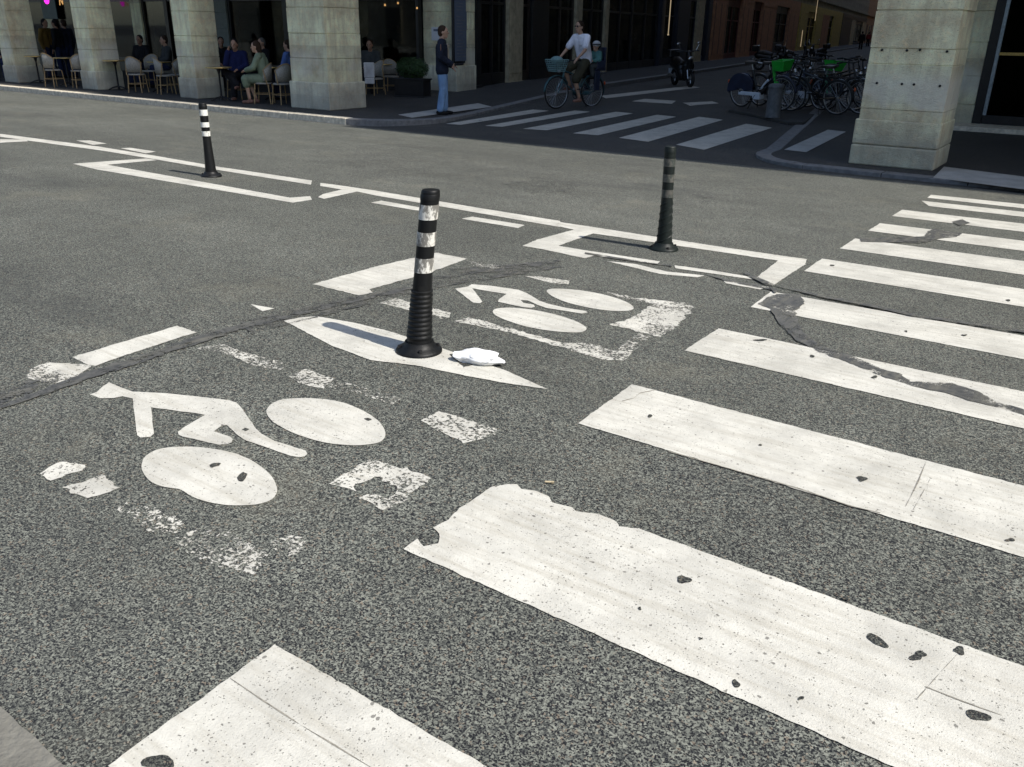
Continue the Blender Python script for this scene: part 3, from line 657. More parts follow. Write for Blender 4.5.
# restaurant front on the side street (still the arcade building)
fascia(arc_l, 474, 657, 'black')
pilaster(arc_l, 474, 480, 'black', .05); side_window(arc_l, 480, 507, M['black'], mull=1)
pilaster(arc_l, 507, 521, 'beige', .06); side_window(arc_l, 521, 531, M['darkwood'], mull=0)
b = MB(); wall_seg(b, 531, 547, -.02, .2, 0, 3.6); wall_seg(b, 531, 547, -.05, -.03, .6, 2.9); part(b, 'door_panel', M['black'], arc_l, bevel=.01)
side_window(arc_l, 547, 574, M['darkwood'], mull=1); pilaster(arc_l, 574, 580, 'beige', .05)
side_window(arc_l, 580, 603, M['black'], mull=1); pilaster(arc_l, 603, 606.5, 'beige', .05); side_window(arc_l, 606.5, 632, M['black'], mull=1); side_window(arc_l, 632, 657, M['black'], mull=1)
side_room(arc_l, 474, 657)
# the neighbours up the side street
def street_building(label, p0, p1, mat, h, d1=None):
    d0 = sd(p0)+.01; d1 = (sd(p1)-.01) if d1 is None else d1
    x, y = pw((d0+d1)/2, 1)
    r = thing('shop_building', label, 'building', (x, y, ZL), 0, 'buildings lining the side street')
    b = MB(); b.T = TW; b.box(d0, d1, .02, 12, GT, h); b.box(d0, d1, -.15, 0, GT+.6, GT+.85); part(b, 'upper_wall', M[mat], r)
    b = MB(); b.T = TW; b.box(d0, d1, 1., 11, h+.004, h+3); part(b, 'roof', M['zinc'], r)
    return r
r2 = street_building('dark navy shop building next to the cafe arcade up the side street', 657, 708, 'wallstone', 19)
fascia(r2, 657.3, 707.7, 'navy'); pilaster(r2, 657.5, 661, 'navy'); side_window(r2, 661, 674, M['navy'], mull=0); pilaster(r2, 674, 686, 'navy', .08)
pilaster(r2, 694, 701, 'beige', .04); side_window(r2, 686, 694, M['navy'], mull=0); side_window(r2, 701, 704, M['navy'], mull=0); pilaster(r2, 704, 707.5, 'navy'); side_room(r2, 658, 707)
r3 = street_building('terracotta panelled shop building with tall dark red window frames', 708, 795, 'wallstone', 20)
fascia(r3, 708.4, 794.6, 'terracotta')
for a, c in ((708.5,722),(737,748),(757.5,771),(784,794)): pilaster(r3, a, c, 'terracotta', .14)
side_window(r3, 722, 737, M['maroon'], mull=1); side_window(r3, 748, 757.5, M['maroon'], mull=1); side_window(r3, 771, 784, M['black'], mull=1, riser=1.); side_room(r3, 709, 794, 1.6, 'darkwood')
r4 = street_building('olive and gilt shop building past the terracotta one', 795, 838, 'wallstone', 19)
fascia(r4, 795.3, 837.7, 'olive')
for a, c, m in ((795.3,803,'olive'),(812,818,'olive'),(818,825,'terracotta'),(829,837.5,'olive')): pilaster(r4, a, c, m, .12)
side_window(r4, 803, 812, M['olive'], mull=1); side_window(r4, 825, 829, M['black'], mull=0); side_room(r4, 796, 837, 1.4, 'darkwood')
r5 = street_building('black fronted shop building with one cream strip, far up the street', 838, 863, 'wallstone', 20)
fascia(r5, 838.3, 862.7, 'black'); pilaster(r5, 838.4, 848, 'black', .06); pilaster(r5, 848, 851.5, 'cream', .12); side_window(r5, 851.5, 859, M['black'], mull=1); pilaster(r5, 859, 862.6, 'cream', .1); side_room(r5, 839, 862, 1.4)
r6 = street_building('ochre rendered building closing the view up the street', 863, 0, 'ochre', 19, 262)
b = MB(); b.T = TW; b.box(D5+.02, 262, 0, .3, 0, GT-.01); part(b, 'ground_floor_wall', M['ochre'], r6)
for k in range(22):
    f = MB(); f.T = TW; x = D5+1.5+k*6.5; f.box(x, x+2.4, -.07, .0, .2, 3.3); w = part(f, 'window_frame', M['cream' if k % 2 else 'maroon'], r6)
    g = MB(); g.T = TW; g.box(x+.25, x+2.15, -.085, -.072, .5, 3.1); sub(g, 'pane', M['glass'], w, r6)
r7 = thing('far_building', 'pale building across the far end of the side street', 'building', (-50,290,ZR))
b = MB(); b.box(-90, -20, 284, 296, ZR, 20); part(b, 'wall', M['wallstone'], r7)
for k in range(12):
    for zz in (.5, 4.5, 8):
        f = MB(); f.box(-85+k*5, -83.6+k*5, 283.9, 283.98, zz, zz+2.2); part(f, 'window', M['black'], r7)

# arcade on the other corner
arc_r = thing('arcade_building', 'stone arcade building on the big weathered corner pillar beside the zebra crossing', 'building', (-2.5,13.8,ZP))
RX0, RX1, RY0, RY1 = -3.18, -2.10, 13.22, 14.22
RWL = lambda d: (RX0+UX*d, RY1+UY*d)
b = MB(); b.prism([(RX0,RY0+.02),(60,RY0+.02),(60,200), RWL(262), (RX0,RY1)], GT, 20.3); part(b, 'upper_wall', M['wallstone'], arc_r)
b = MB(); b.prism([(RX0,RY0-.1),(60,RY0-.1),(60,RY0+.6),(RX0,RY0+.6)], 20.304, 20.62); part(b, 'cornice', M['wallstone'], arc_r)
b = MB(); b.box(6.5, 60, RY0-.52, RY0-.102, 20.25, 20.66); part(b, 'shadow_ledge', M['wallstone'], arc_r)  # ledge added out of view to push the building's shadow edge outward
b = MB(); b.prism([(RX0-.02,RY0+.42),(60,RY0+.42),(60,199), RWL(261), (RX0-.02,RY1)], 20.63, 24.4); part(b, 'roof', M['zinc'], arc_r)
b = MB(); 
def face_pt(x, y, yy):
    d = ray(x, y); t = yy/d.y; return Vector((d.x*t, yy, H+d.z*t))
jz = [face_pt(900, y, RY0).z for y in (147, 121, 110, 64, 48)]; zz = [jz[1]]+jz[2:]+[jz[4]+.48+.52*i for i in range(5)]
for i in range(len(zz)-1):
    q = [rnd.uniform(-.005,.005) for _ in range(4)]; g = (.006,.007,.006,.018,.006,.006,.006,.006)[min(i,7)]
    b.box(RX0+q[0], RX1+q[1], RY0+q[2], RY1+q[3], zz[i], zz[i+1]-g); b.box(RX0+.012, RX1-.012, RY0+.012, RY1-.012, zz[i+1]-g, zz[i+1])
p = part(b, 'pillar', M['stone'], arc_r, bevel=.02); p['label'] = 'big corner pillar with small bolt holes'
b = MB(); b.box(RX0-.042, RX1+.022, RY0-.032, RY1+.03, ZP, jz[0]-.004); b.box(RX0-.03, RX1+.01, RY0-.02, RY1+.02, jz[0]-.05, jz[0]); b.box(RX0-.038, RX1+.02, RY0-.028, RY1+.026, jz[0]+.001, jz[1]-.001); part(b, 'plinth', M['stone'], arc_r, bevel=.02)
def face_pt(x, y, yy):
    d = ray(x, y); t = yy/d.y; return Vector((d.x*t, yy, H+d.z*t))
for x, y in ((882,50),(907,50.5),(920,50),(947,51.5),(877,83),(902,84),(914,84.5),(940,86)):
    p = face_pt(x, y, RY0); b = MB(); b.tube([(p.x, RY0-.012, p.z), (p.x, RY0+.02, p.z)], .017, 10); part(b, 'bolt', M['iron'], arc_r)
b = MB(); courses(b, 2.6, 3.7, RY0, RY1, ZP, GT+.01, .52, seed=41); part(b, 'pillar', M['stone'], arc_r, bevel=.02)
YR = 18.9; xj = WX(984.5, YR)
b = MB(); courses(b, -4.0, xj, YR, YR+.6, ZP, GT, .55, seed=44); part(b, 'pier', M['stone'], arc_r, bevel=.012)
b = MB(); b.box(-3.95, 12, YR-.75, YR+1.5, ZP+.001, ZP+.20); part(b, 'doorstep', M['granite'], arc_r, bevel=.01)
zs = ZP+.202
f = MB(); f.box(xj+.004, xj+.16, YR-.02, YR+.14, zs, GT); f.box(xj+.16, xj+3.2, YR, YR+.12, GT-.8, GT); f.box(xj+.16, xj+3.2, YR, YR+.12, zs, zs+.16); f.box(xj+1.6, xj+1.72, YR, YR+.12, zs+.16, GT-.8); f.box(xj+3.2, xj+3.35, YR-.02, YR+.14, zs, GT)
dr = part(f, 'glass_door', M['black'], arc_r, bevel=.008)
g = MB(); g.box(xj+.16, xj+1.6, YR+.05, YR+.06, zs+.16, GT-.8); g.box(xj+1.72, xj+3.2, YR+.05, YR+.06, zs+.16, GT-.8); sub(g, 'pane', M['doorglass'], dr, arc_r)
g = MB(); g.box(xj+.165, xj+.225, YR-.03, YR+.04, zs+.16, GT-.8); sub(g, 'frame_edge_reflection', M['edge_reflection'], dr, arc_r)  # pale blue strip standing in for the bright reflection along the frame
g = MB(); g.box(xj+.23, xj+1.6, YR-.06, YR-.02, ZP+1.42, ZP+1.47); g.box(xj+.24, xj+.28, YR-.02, YR+.05, ZP+1.425, ZP+1.465); g.box(xj+1.5, xj+1.54, YR-.02, YR+.05, ZP+1.425, ZP+1.465); sub(g, 'push_bar', M['brass'], dr, arc_r)
b = MB(); b.box(xj+3.36, 20, YR, YR+.3, zs, GT); part(b, 'back_wall', M['wallstone'], arc_r)
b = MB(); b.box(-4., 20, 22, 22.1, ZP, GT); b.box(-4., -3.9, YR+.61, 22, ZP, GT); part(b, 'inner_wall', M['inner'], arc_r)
b = MB(); b.prism([RWL(5.6), RWL(261), (RWL(261)[0]+.4, RWL(261)[1]), (RWL(5.6)[0]+.4, RWL(5.6)[1])], ZP, GT-.004); part(b, 'side_wall', M['wallstone'], arc_r)
b = MB(); b.box(19.9, 20.2, RY1, 22, ZP, GT); part(b, 'added_end_wall', M['wallstone'], arc_r)  # added out of view to shut bright sky out of the pane reflections
# things behind that glass door
b = MB()
for i in range(4): b.box(-1.6+i*.02, .8, 20.6, 21.0, ZP+.35+i*.45, ZP+.39+i*.45)
for i in range(26):
    x = rnd.uniform(-1.5,.6); k = rnd.randrange(4); b.box(x, x+rnd.uniform(.08,.2), 20.65, 20.95, ZP+.392+k*.45, ZP+.42+k*.45+rnd.uniform(.06,.28))
tag(b.build('display_shelf', M['wicker']), 'shelves of pale goods behind the glass door', 'shelf')

# unseen low house front added behind the viewer to darken the window reflections
opp = thing('added_house_front', 'unseen low house front added across the carriageway for the windows to mirror', 'building', (0,-15,0))
b = MB(); b.box(-70, 50, -27, -15, -.5, 5.2); part(b, 'wall', M['wallstone'], opp)
b = MB(); b.box(-70, 50, -26, -15.6, 5.204, 6.2); part(b, 'roof', M['zinc'], opp)
for k in range(24):
    for zz in (.2,):
        f = MB(); f.box(-68+k*4.9, -66.2+k*4.9, -15.0, -14.94, zz, zz+2.7); fr = part(f, 'window', M['beige'], opp)
        g = MB(); g.box(-67.85+k*4.9, -66.35+k*4.9, -14.938, -14.93, zz+.15, zz+2.55); sub(g, 'pane', M['black'], fr, opp)
# goods in the shop windows
def wall_pt(x, y, o=0.):
    d = sd(x); w = pw(d, o); dd = ray(x, y); t = w[1]/dd.y; return d, H+dd.z*t
for x, y, s, m, l in ((640,37,.22,'wicker','pale bouquet in the window of the dark restaurant'), (648,44,.16,'lime2','small green bouquet in the window of the dark restaurant'), (696,33,.26,'board','blue grey bundle in the navy shop window'), (727,30,.24,'wicker','white flowers in the first terracotta shop window'),
                       (751,32,.26,'wicker','white flowers in the second terracotta shop window'), (746,24,.18,'wicker','tall spray in the second terracotta shop window'), (807,29,.3,'wicker','pale vase in the olive shop window'), (571,32,.16,'amber2','amber vase in the restaurant window'), (661,50,.14,'wicker','small pale pot by the navy shop')):
    d, z = wall_pt(x, y, .35); w = pw(d, .35); q = MB()
    for i in range(9): q.ball((rnd.uniform(-s,s)*.7, rnd.uniform(-.1,.1), rnd.uniform(-s,s)), s*rnd.uniform(.25,.45), 0, 8, 6)
    q.lathe([(.04,-s*2.2),(.08,-s*1.8),(.06,-s*.8)], 10)
    o = q.build('flower_vase', M[m], None, True); o.location = (w[0], w[1], z); tag(o, l, 'vase', 'vases in the shop windows')
for x, y0_, y1_, m in ((664,34,-6,'tube'),(810,20,-6,'tube'),(799,46,30,'tube')):
    d, z0_ = wall_pt(x, y0_, -.14); _, z1_ = wall_pt(x, y1_, -.14); w = pw(d, -.16); q = MB(); q.tube([(0,0,0),(0,0,z1_-z0_)], .022, 8); q.box(-.03,.03,-.03,.03,-.05,0)
    o = q.build('tube_lamp', M[m]); o.location = (w[0], w[1], z0_); tag(o, {664:'slim warm light tube on the navy shop front',810:'tall warm light tube in the olive shop front',799:'short warm light tube low on the olive shop front'}[x], 'lamp')

# ------------------------------------------------------------------ bollards
CR = Vector((math.cos(YAW), -math.sin(YAW), 0))      # sideways on the photo's axis
def bollard(loc, label, rub, bandmat, bands, lean, ribs, spiral=False):
    r = thing('bollard', label, 'bollard', loc, 0, 'black flexible lane bollards')
    def shift(b):
        for v in b.v:
            k = (max(v.z, 0)/.75)**1.25; v.x += lean.x*k; v.y += lean.y*k
        return b
    rad = lambda z: .041+.019*max(0, (.42-z)/.42)**1.3
    b = MB(); b.lathe([(.108,0),(.108,.012),(.102,.02),(.085,.028),(.072,.042),(.066,.055),(.0,.055)], 40); shift(b).build('base', rub, r, True)
    prof = [(.058,.05)]
    z = .06
    while z < .735:
        a = rad(z)
        if ribs[0] <= z <= ribs[1]:
            a += .0055*abs(math.sin(PI*(z-ribs[0])/.0215))
        prof.append((a, z)); z += .0036 if z < ribs[1] else .02
    prof += [(.041,.735),(.040,.743),(.036,.748),(.022,.7495),(.002,.75)]
    b = MB(); b.lathe(prof, 36)
    if spiral:
        for k in range(3):
            b.tube([(rad(.06+.011*i)*math.cos(i*.42+k*2.1), rad(.06+.011*i)*math.sin(i*.42+k*2.1), .06+.011*i) for i in range(28)], .005, 6)
    shift(b).build('tube', rub, r, True)
    for z0, z1 in bands:
        n = 5; b = MB(); b.lathe([(rad(z0)-.004, z0)]+[(rad(z0+(z1-z0)*i/n)+.0016, z0+(z1-z0)*i/n) for i in range(n+1)]+[(rad(z1)-.004, z1)], 36)
        shift(b).build('reflective_band', bandmat, r, True)
    b = MB(); b.lathe([(.0425,.705),(.0425,.728),(.041,.731)], 36); shift(b).build('cap', rub, r, True)
    for q in range(4):
        a = PI/4+q*PI/2; b = MB(); b.lathe([(.009,.024),(.009,.036),(.005,.038)], 8, 0, (.089*math.cos(a), .089*math.sin(a), 0)); b.build('bolt', M['iron'], r)
    return r
p = W(419,351.5)
bollard(p, 'tall black ribbed bollard with three scuffed white bands, on the painted wedge', M['rubber'], M['white_band'], ((.622,.686),(.505,.566),(.385,.45)), CR*.072, (.07,.30))
p = W(663.5,249.5)
bollard(p, 'dusty black bollard with spiral ribs and grimy bands, inside the chipped white box', M['rubber_green'], M['grey_band'], ((.61,.665),(.50,.555),(.39,.445)), CR*-.012, (.9,.9), True)
p = W(211.5,176.5)
bollard(p, 'slim black bollard with white bands in the thin line box facing the terrace', M['rubber'], M['clean_band'], ((.625,.685),(.51,.56),(.42,.47)), CR*-.004, (.9,.9), False)

# litter
def crumple(loc, sx, sy, sz, rz, seed):
    bm = bmesh.new(); bmesh.ops.create_icosphere(bm, subdivisions=4, radius=1)
    for v in bm.verts:
        p = v.co.copy(); q = noise.noise_vector(p*1.4+Vector((seed,0,0)))*.30+noise.noise_vector(p*3.0+Vector((0,seed,0)))*.13
        c = 0
        v.co = Vector(((p.x+q.x)*sx, (p.y+q.y)*sy, max((p.z+q.z*.9+c)*sz+sz*.75, .002)))
    me = bpy.data.meshes.new('crumpled_bag'); bm.to_mesh(me); bm.free(); me.materials.append(M['litter']); me.polygons.foreach_set('use_smooth', [True]*len(me.polygons)); me.set_sharp_from_angle(angle=R(35))
    o = bpy.data.objects.new('crumpled_bag', me); COL.objects.link(o); o.location = loc; o.rotation_euler = (0,0,rz); return o
p = W(478,362.5); tag(crumple(p+Vector((0,0,.004)), -.112*-1, .060, .032, R(14), 5.3), 'crumpled white plastic scrap lying beside the foot of the tall bollard', 'litter')
p = W(549,484)
b = MB(); b.cap((-.012,0,.007), .0035, (.008,.003,.007), .0035, 8); b.box(.008,.016,-.001,.006,.004,.010)
o = b.build('cigarette_butt', M['cream']); o.location = p; o.rotation_euler = (0,0,.4); tag(o, 'yellowish cigarette butt on the asphalt beside the torn stripe', 'litter')

# ------------------------------------------------------------------ people
def remeshed(b, name, mat, parent, vox=.011, it=3):
    o = b.build(name, mat, parent, fix=False)
    m = o.modifiers.new('remesh', 'REMESH'); m.mode = 'VOXEL'; m.voxel_size = vox; m.use_smooth_shade = True
    s = o.modifiers.new('smooth', 'SMOOTH'); s.iterations = it; s.factor = .5
    return o
V = Vector
STAND = dict(pel=(0,0,.96), chest=(.0,0,1.32), neck=(-.01,0,1.46), head=(.02,0,1.62), sl=(0,.19,1.42), el=(-.03,.25,1.14), wl=(.05,.25,.90),
             sr=(0,-.19,1.42), er=(-.03,-.25,1.14), wr=(.05,-.25,.90), hl=(0,.09,.92), kl=(.02,.10,.50), al=(-.03,.10,.09), hr=(0,-.09,.92), kr=(.02,-.10,.50), ar=(-.03,-.10,.09))
SEAT = dict(pel=(0,0,.58), chest=(-.04,0,.93), neck=(-.03,0,1.07), head=(.0,0,1.23), sl=(-.04,.19,1.03), el=(.03,.25,.77), wl=(.24,.13,.70),
            sr=(-.04,-.19,1.03), er=(.03,-.25,.77), wr=(.24,-.13,.70), hl=(.02,.09,.54), kl=(.43,.11,.53), al=(.38,.11,.09), hr=(.02,-.09,.54), kr=(.43,-.11,.53), ar=(.42,-.11,.09))
def person(label, loc, rz, J, top, bot, shoe, hair, group=None, skin='skin', sleeve=1., leg=1., loose=1., hy=0., tilt=0., scale=1., extra=None, coat=False, longhair=False, cat='person', skirt=None, shirt_front=None):
    base = dict(J); K = {k: V(v) for k, v in base.items()}
    r = thing('person', label, cat, loc, rz, group); r.scale = (scale,)*3
    HM = Matrix.Translation(K['head']) @ Matrix.Rotation(hy, 4, 'Z') @ Matrix.Rotation(tilt, 4, 'Y')
    b = MB()
    for s in (1, -1):
        y = V((0,s*.07,0)); b.cap(K['pel']+y, .10, K['chest']+V((0,s*.085,0)), .10)
    b.cap(K['sl'], .052, K['sr'], .052); b.cap(K['chest']+V((0,0,.05)), .085, K['neck'], .055); b.cap(K['neck'], .055, K['head']+V((0,0,-.05)), .052)
    for s, q in (('l', 1), ('r', -1)):
        sh, e, w, h, k, a = (K[x+s] for x in ('s','e','w','h','k','a'))
        b.cap(sh, .05, e, .040); b.cap(e, .040, w, .026)
        d = (w-e).normalized(); side = d.cross(V((0,0,1))); side = side.normalized() if side.length > .1 else V((0,1,0))
        pal = w+d*.075; b.cap(w, .026, pal, .030); dn = side.cross(d)
        for i, L in enumerate((.062,.075,.072,.055)):
            f0 = pal+side*((i-1.5)*.019)+d*.01; f1 = f0+d*L*.55-dn*.006*0; f2 = f1+d*L*.35+V((0,0,-.022))
            b.cap(f0, .0105, f1, .0095, 8); b.cap(f1, .0095, f2, .008, 8)
        b.cap(w+d*.03, .013, w+d*.07+side*.045*q, .010, 8)
        b.cap(h, .088, k, .058); b.cap(k, .056, a+V((0,0,.03)), .036)
        t = (a-k); f = V((1,0,0)); b.cap(a+V((-.04,0,-.05)), .035, a+f*.15+V((0,0,-.062)), .025)
    b.T = HM
    b.ball((0,0,.025), (.098,.078,.105), 0, 20, 14); b.cap((.035,0,-.045), .058, (.055,0,-.085), .035); b.cap((.09,0,.02), .011, (.108,0,-.018), .016, 8)
    b.cap((.088,-.02,-.058), .011, (.088,.02,-.058), .011, 8); b.cap((.085,-.035,.038), .012, (.085,.035,.038), .012, 8)
    for s in (1, -1): b.ball((-.005, s*.079, -.005), (.02,.010,.032), 0, 8, 6)
    b.T = Matrix.Identity(4)
    body = remeshed(b, 'body', M[skin], r, .0095, 2)
    for s in (1, -1):
        b = MB(); b.T = HM; b.ball((.088, s*.032, .018), (.010,.013,.008)); b.build('eye', M['eye'], body, True)
    # hair
    b = MB(); b.T = HM
    b.ball((-.016,0,.045), (.098,.086,.098), 0, 18, 12); b.ball((-.045,0,.0), (.068,.080,.09), 0, 16, 10)
    if longhair: b.cap((-.06,0,.0), .07, (-.075,0,-.20), .05)
    remeshed(b, 'hair', M[hair], r, .010, 3)
    # upper clothing
    b = MB(); g = .020*loose
    low = -.10 if coat else -.03
    for s in (1, -1):
        y = V((0,s*.07,0)); b.cap(K['pel']+y+V((0,0,low*0)), .10+g, K['chest']+V((0,s*.085,0)), .10+g)
        if coat: b.cap(K['pel']+y+V((.0,s*.02,-.08)), .105+g, K['pel']+y, .105+g)
    b.cap(K['sl'], .055+g, K['sr'], .055+g); b.cap(K['chest']+V((0,0,.05)), .088+g*.6, K['neck']+V((0,0,-.03)), .062+g*.4)
    for s in 'lr':
        sh, e, w = (K[x+s] for x in 'sew')
        if sleeve <= .5: b.cap(sh, .054+g, sh.lerp(e, sleeve*1.6), .050+g)
        else: b.cap(sh, .052+g, e, .044+g); b.cap(e, .044+g, e.lerp(w, (sleeve-.5)*2*.96), .034+g)
    remeshed(b, 'jacket' if coat else 'shirt', M[top], r, .0105, 3)
    if shirt_front:
        b = MB(); f = V((.075+g, 0, 0)); b.cap(K['pel']+f+V((.0,0,.06)), .055, K['chest']+f+V((.0,0,.04)), .045); remeshed(b, 'shirt_front', M[shirt_front], r, .01, 3)
    # lower clothing
    b = MB(); g = .014*loose
    b.cap(K['pel']+V((0,.05,-.01)), .105+g, K['pel']+V((0,-.05,-.01)), .105+g)
    for s in 'lr':
        h, k, a = (K[x+s] for x in 'hka')
        if skirt: b.cap(h, .10+g, k, .085+g); b.cap(k, .085+g, k.lerp(a, skirt), .075+g)
        elif leg <= .5: b.cap(h, .092+g, h.lerp(k, leg*2), .078+g*1.6)
        else: b.cap(h, .090+g, k, .062+g*1.3); b.cap(k, .062+g*1.3, k.lerp(a, (leg-.5)*2*.93), .050+g*1.4)
    if skirt: b.cap(K['kl'], .075, K['kr'], .075)
    remeshed(b, 'skirt' if skirt else ('shorts' if leg <= .5 else 'trousers'), M[bot], r, .0105, 3)
    for s in 'lr':
        a = K['a'+s]; b = MB(); b.cap(a+V((-.045,0,-.045)), .043, a+V((.15,0,-.055)), .034); b.cap(a+V((0,0,-.03)), .042, a, .04)
        o = remeshed(b, 'shoe', M[shoe], r, .009, 2)
    if extra: extra(r, K, HM)
    return r
def P(base, **kw): d = dict(base); d.update(kw); return d
RIGHTWARD = -YAW; LEFTWARD = PI-YAW; TOCAM = lambda p: math.atan2(-p.y, -p.x)
def hand_bag(r, K, HM):
    b = MB(); w = K['wr']; b.cap(w+V((.08,-.01,-.02)), .02, w+V((.24,-.02,.0)), .025); remeshed(b, 'folded_umbrella', M['black_cloth'], r, .008)
    b = MB(); b.ball((0,0,0), (.012,.05,.075)); b.T = Matrix.Identity(4)
    o = b.build('shoulder_patch', M['shoe_tan'], r, True); o.location = K['sr']+V((.0,-.085,-.10))
p = W(443,114.5,ZLY)
person('man standing at the kerb in dark navy jacket and light blue jeans', p, RIGHTWARD, P(STAND, er=(-.02,-.27,1.15), wr=(.20,-.20,1.02), el=(-.02,.25,1.14), wl=(.16,.22,.97), ar=(-.05,-.09,.09), al=(.03,.08,.09), head=(.03,0,1.61)),
       'navy_cloth', 'jeans', 'shoe_black', 'hair_brown', coat=True, loose=1.35, shirt_front='beige_cloth', extra=hand_bag, scale=.985)

# ------------------------------------------------------------------ bicycles
def arc_pts(c, r, a0, a1, n, y=0.): return [(c[0]+r*math.cos(R(a0+(a1-a0)*i/n)), y, c[1]+r*math.sin(R(a0+(a1-a0)*i/n))) for i in range(n+1)]
def bicycle(name, label, loc, rz, lean=0., frame='bikeblack', fork=None, basket=None, hire=False, rack=True, child=False, steer=0., group=None, guard='bikeblack', bag=False, wr=.34, light=True):
    r = thing(name, label, 'bicycle', loc, rz, group); r.rotation_euler = (lean, 0, rz)
    fr = M[frame]; fk = M[fork or frame]; wb = .54; ir = M['iron']
    SM = Matrix.Translation((wb-.10,0,.6)) @ Matrix.Rotation(-.0, 4, 'Y') @ Matrix.Rotation(steer, 4, 'Z') @ Matrix.Translation((-(wb-.10),0,-.6))
    for x in (-wb, wb):
        b = MB(); b.T = SM if x > 0 else Matrix.Identity(4)
        b.ring((x,0,wr), wr-.035, .011, 40, 6); b.tube([(x,-.045,wr),(x,.045,wr)], .02, 10)
        for i in range(28):
            a = 2*PI*i/28; b.tube([(x+.02*math.cos(a+.5),(-1)**i*.025,wr+.02*math.sin(a+.5)),(x+(wr-.04)*math.cos(a),0,wr+(wr-.04)*math.sin(a))], .0016, 4)
        w = b.build('wheel', M['alu'], r, True)
        b = MB(); b.T = SM if x > 0 else Matrix.Identity(4); b.ring((x,0,wr), wr-.018, .019, 40, 8); b.build('tyre', M['tyre'], w, True)
    hd0, hd1 = V((wb-.16,0,.60)), V((wb-.22,0,.86)); bb = V((-.08,0,.29)); st = V((-.23,0,.78))
    b = MB()
    if hire:
        b.tube([hd0, V((wb-.30,0,.50)), V((.04,0,.33)), bb], [.034,.036,.04,.045], 10); b.tube([bb, st], .027, 10); b.tube([bb+V((0,0,-.02)), V((-wb,-.06,wr))], .022, 8); b.tube([bb, V((-wb,.06,wr))], .022, 8)
        b.tube([V((wb-.27,0,.58)), V((.05,0,.45)), V((-.13,0,.48))], .024, 8); q = MB(); q.box(-.56,-.02,-.075,-.054,.265,.345); q.box(-.16,.04,-.08,.08,.20,.34); q.tube([V((.02,0,.42)),V((.20,0,.60))], .03, 8); q.build('chain_case', M['bikewhite'], r, False, .015)
    else:
        b.tube([hd0, bb], .017, 8); b.tube([hd1+V((.01,0,-.05)), V((-.19,0,.66))], .015, 8); b.tube([bb, st], .016, 8)
        for s in (1,-1): b.tube([bb, V((-wb,s*.055,wr))], .010, 6); b.tube([V((-.19,0,.66)), V((-wb,s*.055,wr))], .009, 6)
    b.tube([hd0+V((.01,0,-.03)), hd1], .021, 10); f = b.build('frame', fr, r, True)
    b = MB(); b.T = SM; rr = .024 if hire else .012
    b.tube([hd0+V((.015,0,-.03)), hd0+V((.03,0,-.05))], .03, 8)
    for s in (1,-1): b.tube([hd0+V((.02,s*.03,-.02)), V((wb-.06,s*.055,.46)), V((wb,s*.055,wr))], [rr,rr,rr*.8], 8)
    if hire: b.tube([hd0+V((.0,0,0)), hd1+V((-.01,0,.1))], .03, 10)
    b.build('fork', fk, r, True)
    b = MB(); b.T = SM; top = hd1+V((-.03,0,.14)); b.tube([hd1, top], .014, 8)
    b.tube([top+V((-.14,.30,.03)), top+V((-.05,.27,.045)), top+V((.04,.15,.02)), top+V((.02,0,0)), top+V((.04,-.15,.02)), top+V((-.05,-.27,.045)), top+V((-.14,-.30,.03))], .0125, 8)
    hb = b.build('handlebar', ir, r, True)
    for s in (1,-1):
        b = MB(); b.T = SM; b.tube([top+V((-.17,s*.307,.026)), top+V((-.06,s*.275,.043))], .018, 8); b.build('grip', M['rubber'], hb, True)
    b = MB(); b.tube([st, st+V((-.045,0,.14))], .014, 8); b.build('seat_post', M['alu'], r, True)
    b = MB(); sx = -.27; sz = .94; b.prism([(sx-.13,-.085),(sx-.15,0),(sx-.13,.085),(sx-.03,.075),(sx+.06,.03),(sx+.15,.018),(sx+.16,0),(sx+.15,-.018),(sx+.06,-.03),(sx-.03,-.075)], sz-.04, sz+.015); b.build('saddle', M['leather'], r, True, .012)
    b = MB(); b.tube([bb+V((0,-.07,0)), bb+V((0,.07,0))], .022, 8); b.ring(bb+V((0,-.055,0)), .085, .006, 24, 5); cr = None
    a = .9
    for s, q in ((1, a), (-1, a+PI)):
        e = bb+V((.165*math.cos(q), s*.075, .165*math.sin(q))); b.tube([bb+V((0,s*.075,0)), e], .010, 6)
        b.box(e.x-.045, e.x+.045, e.y-(.09 if s < 0 else 0), e.y+(.09 if s > 0 else 0), e.z-.012, e.z+.012)
    b.build('crank', ir, r)
    gm = M[guard]
    for x, a0, a1, mt in ((-wb, 15, 190, 0), (wb, 5, 150, 1)):
        b = MB(); b.T = SM if mt else Matrix.Identity(4); path = arc_pts((x, wr), wr+.022, a0, a1, 14); n = len(path)
        vs = []; fs = []
        for px_, _, pz in path:
            for yy, dz in ((-.03,-.012),(-.018,.004),(.018,.004),(.03,-.012)): 
                c = V((px_-x, 0, pz-wr)).normalized()*dz; vs.append((px_+c.x, yy, pz+c.z))
        for i in range(n-1):
            for j in range(3): fs.append((i*4+j, i*4+j+1, (i+1)*4+j+1, (i+1)*4+j))
        b.add(vs, fs); o = b.build('mudguard', gm, r, True); sm = o.modifiers.new('solid', 'SOLIDIFY'); sm.thickness = .003
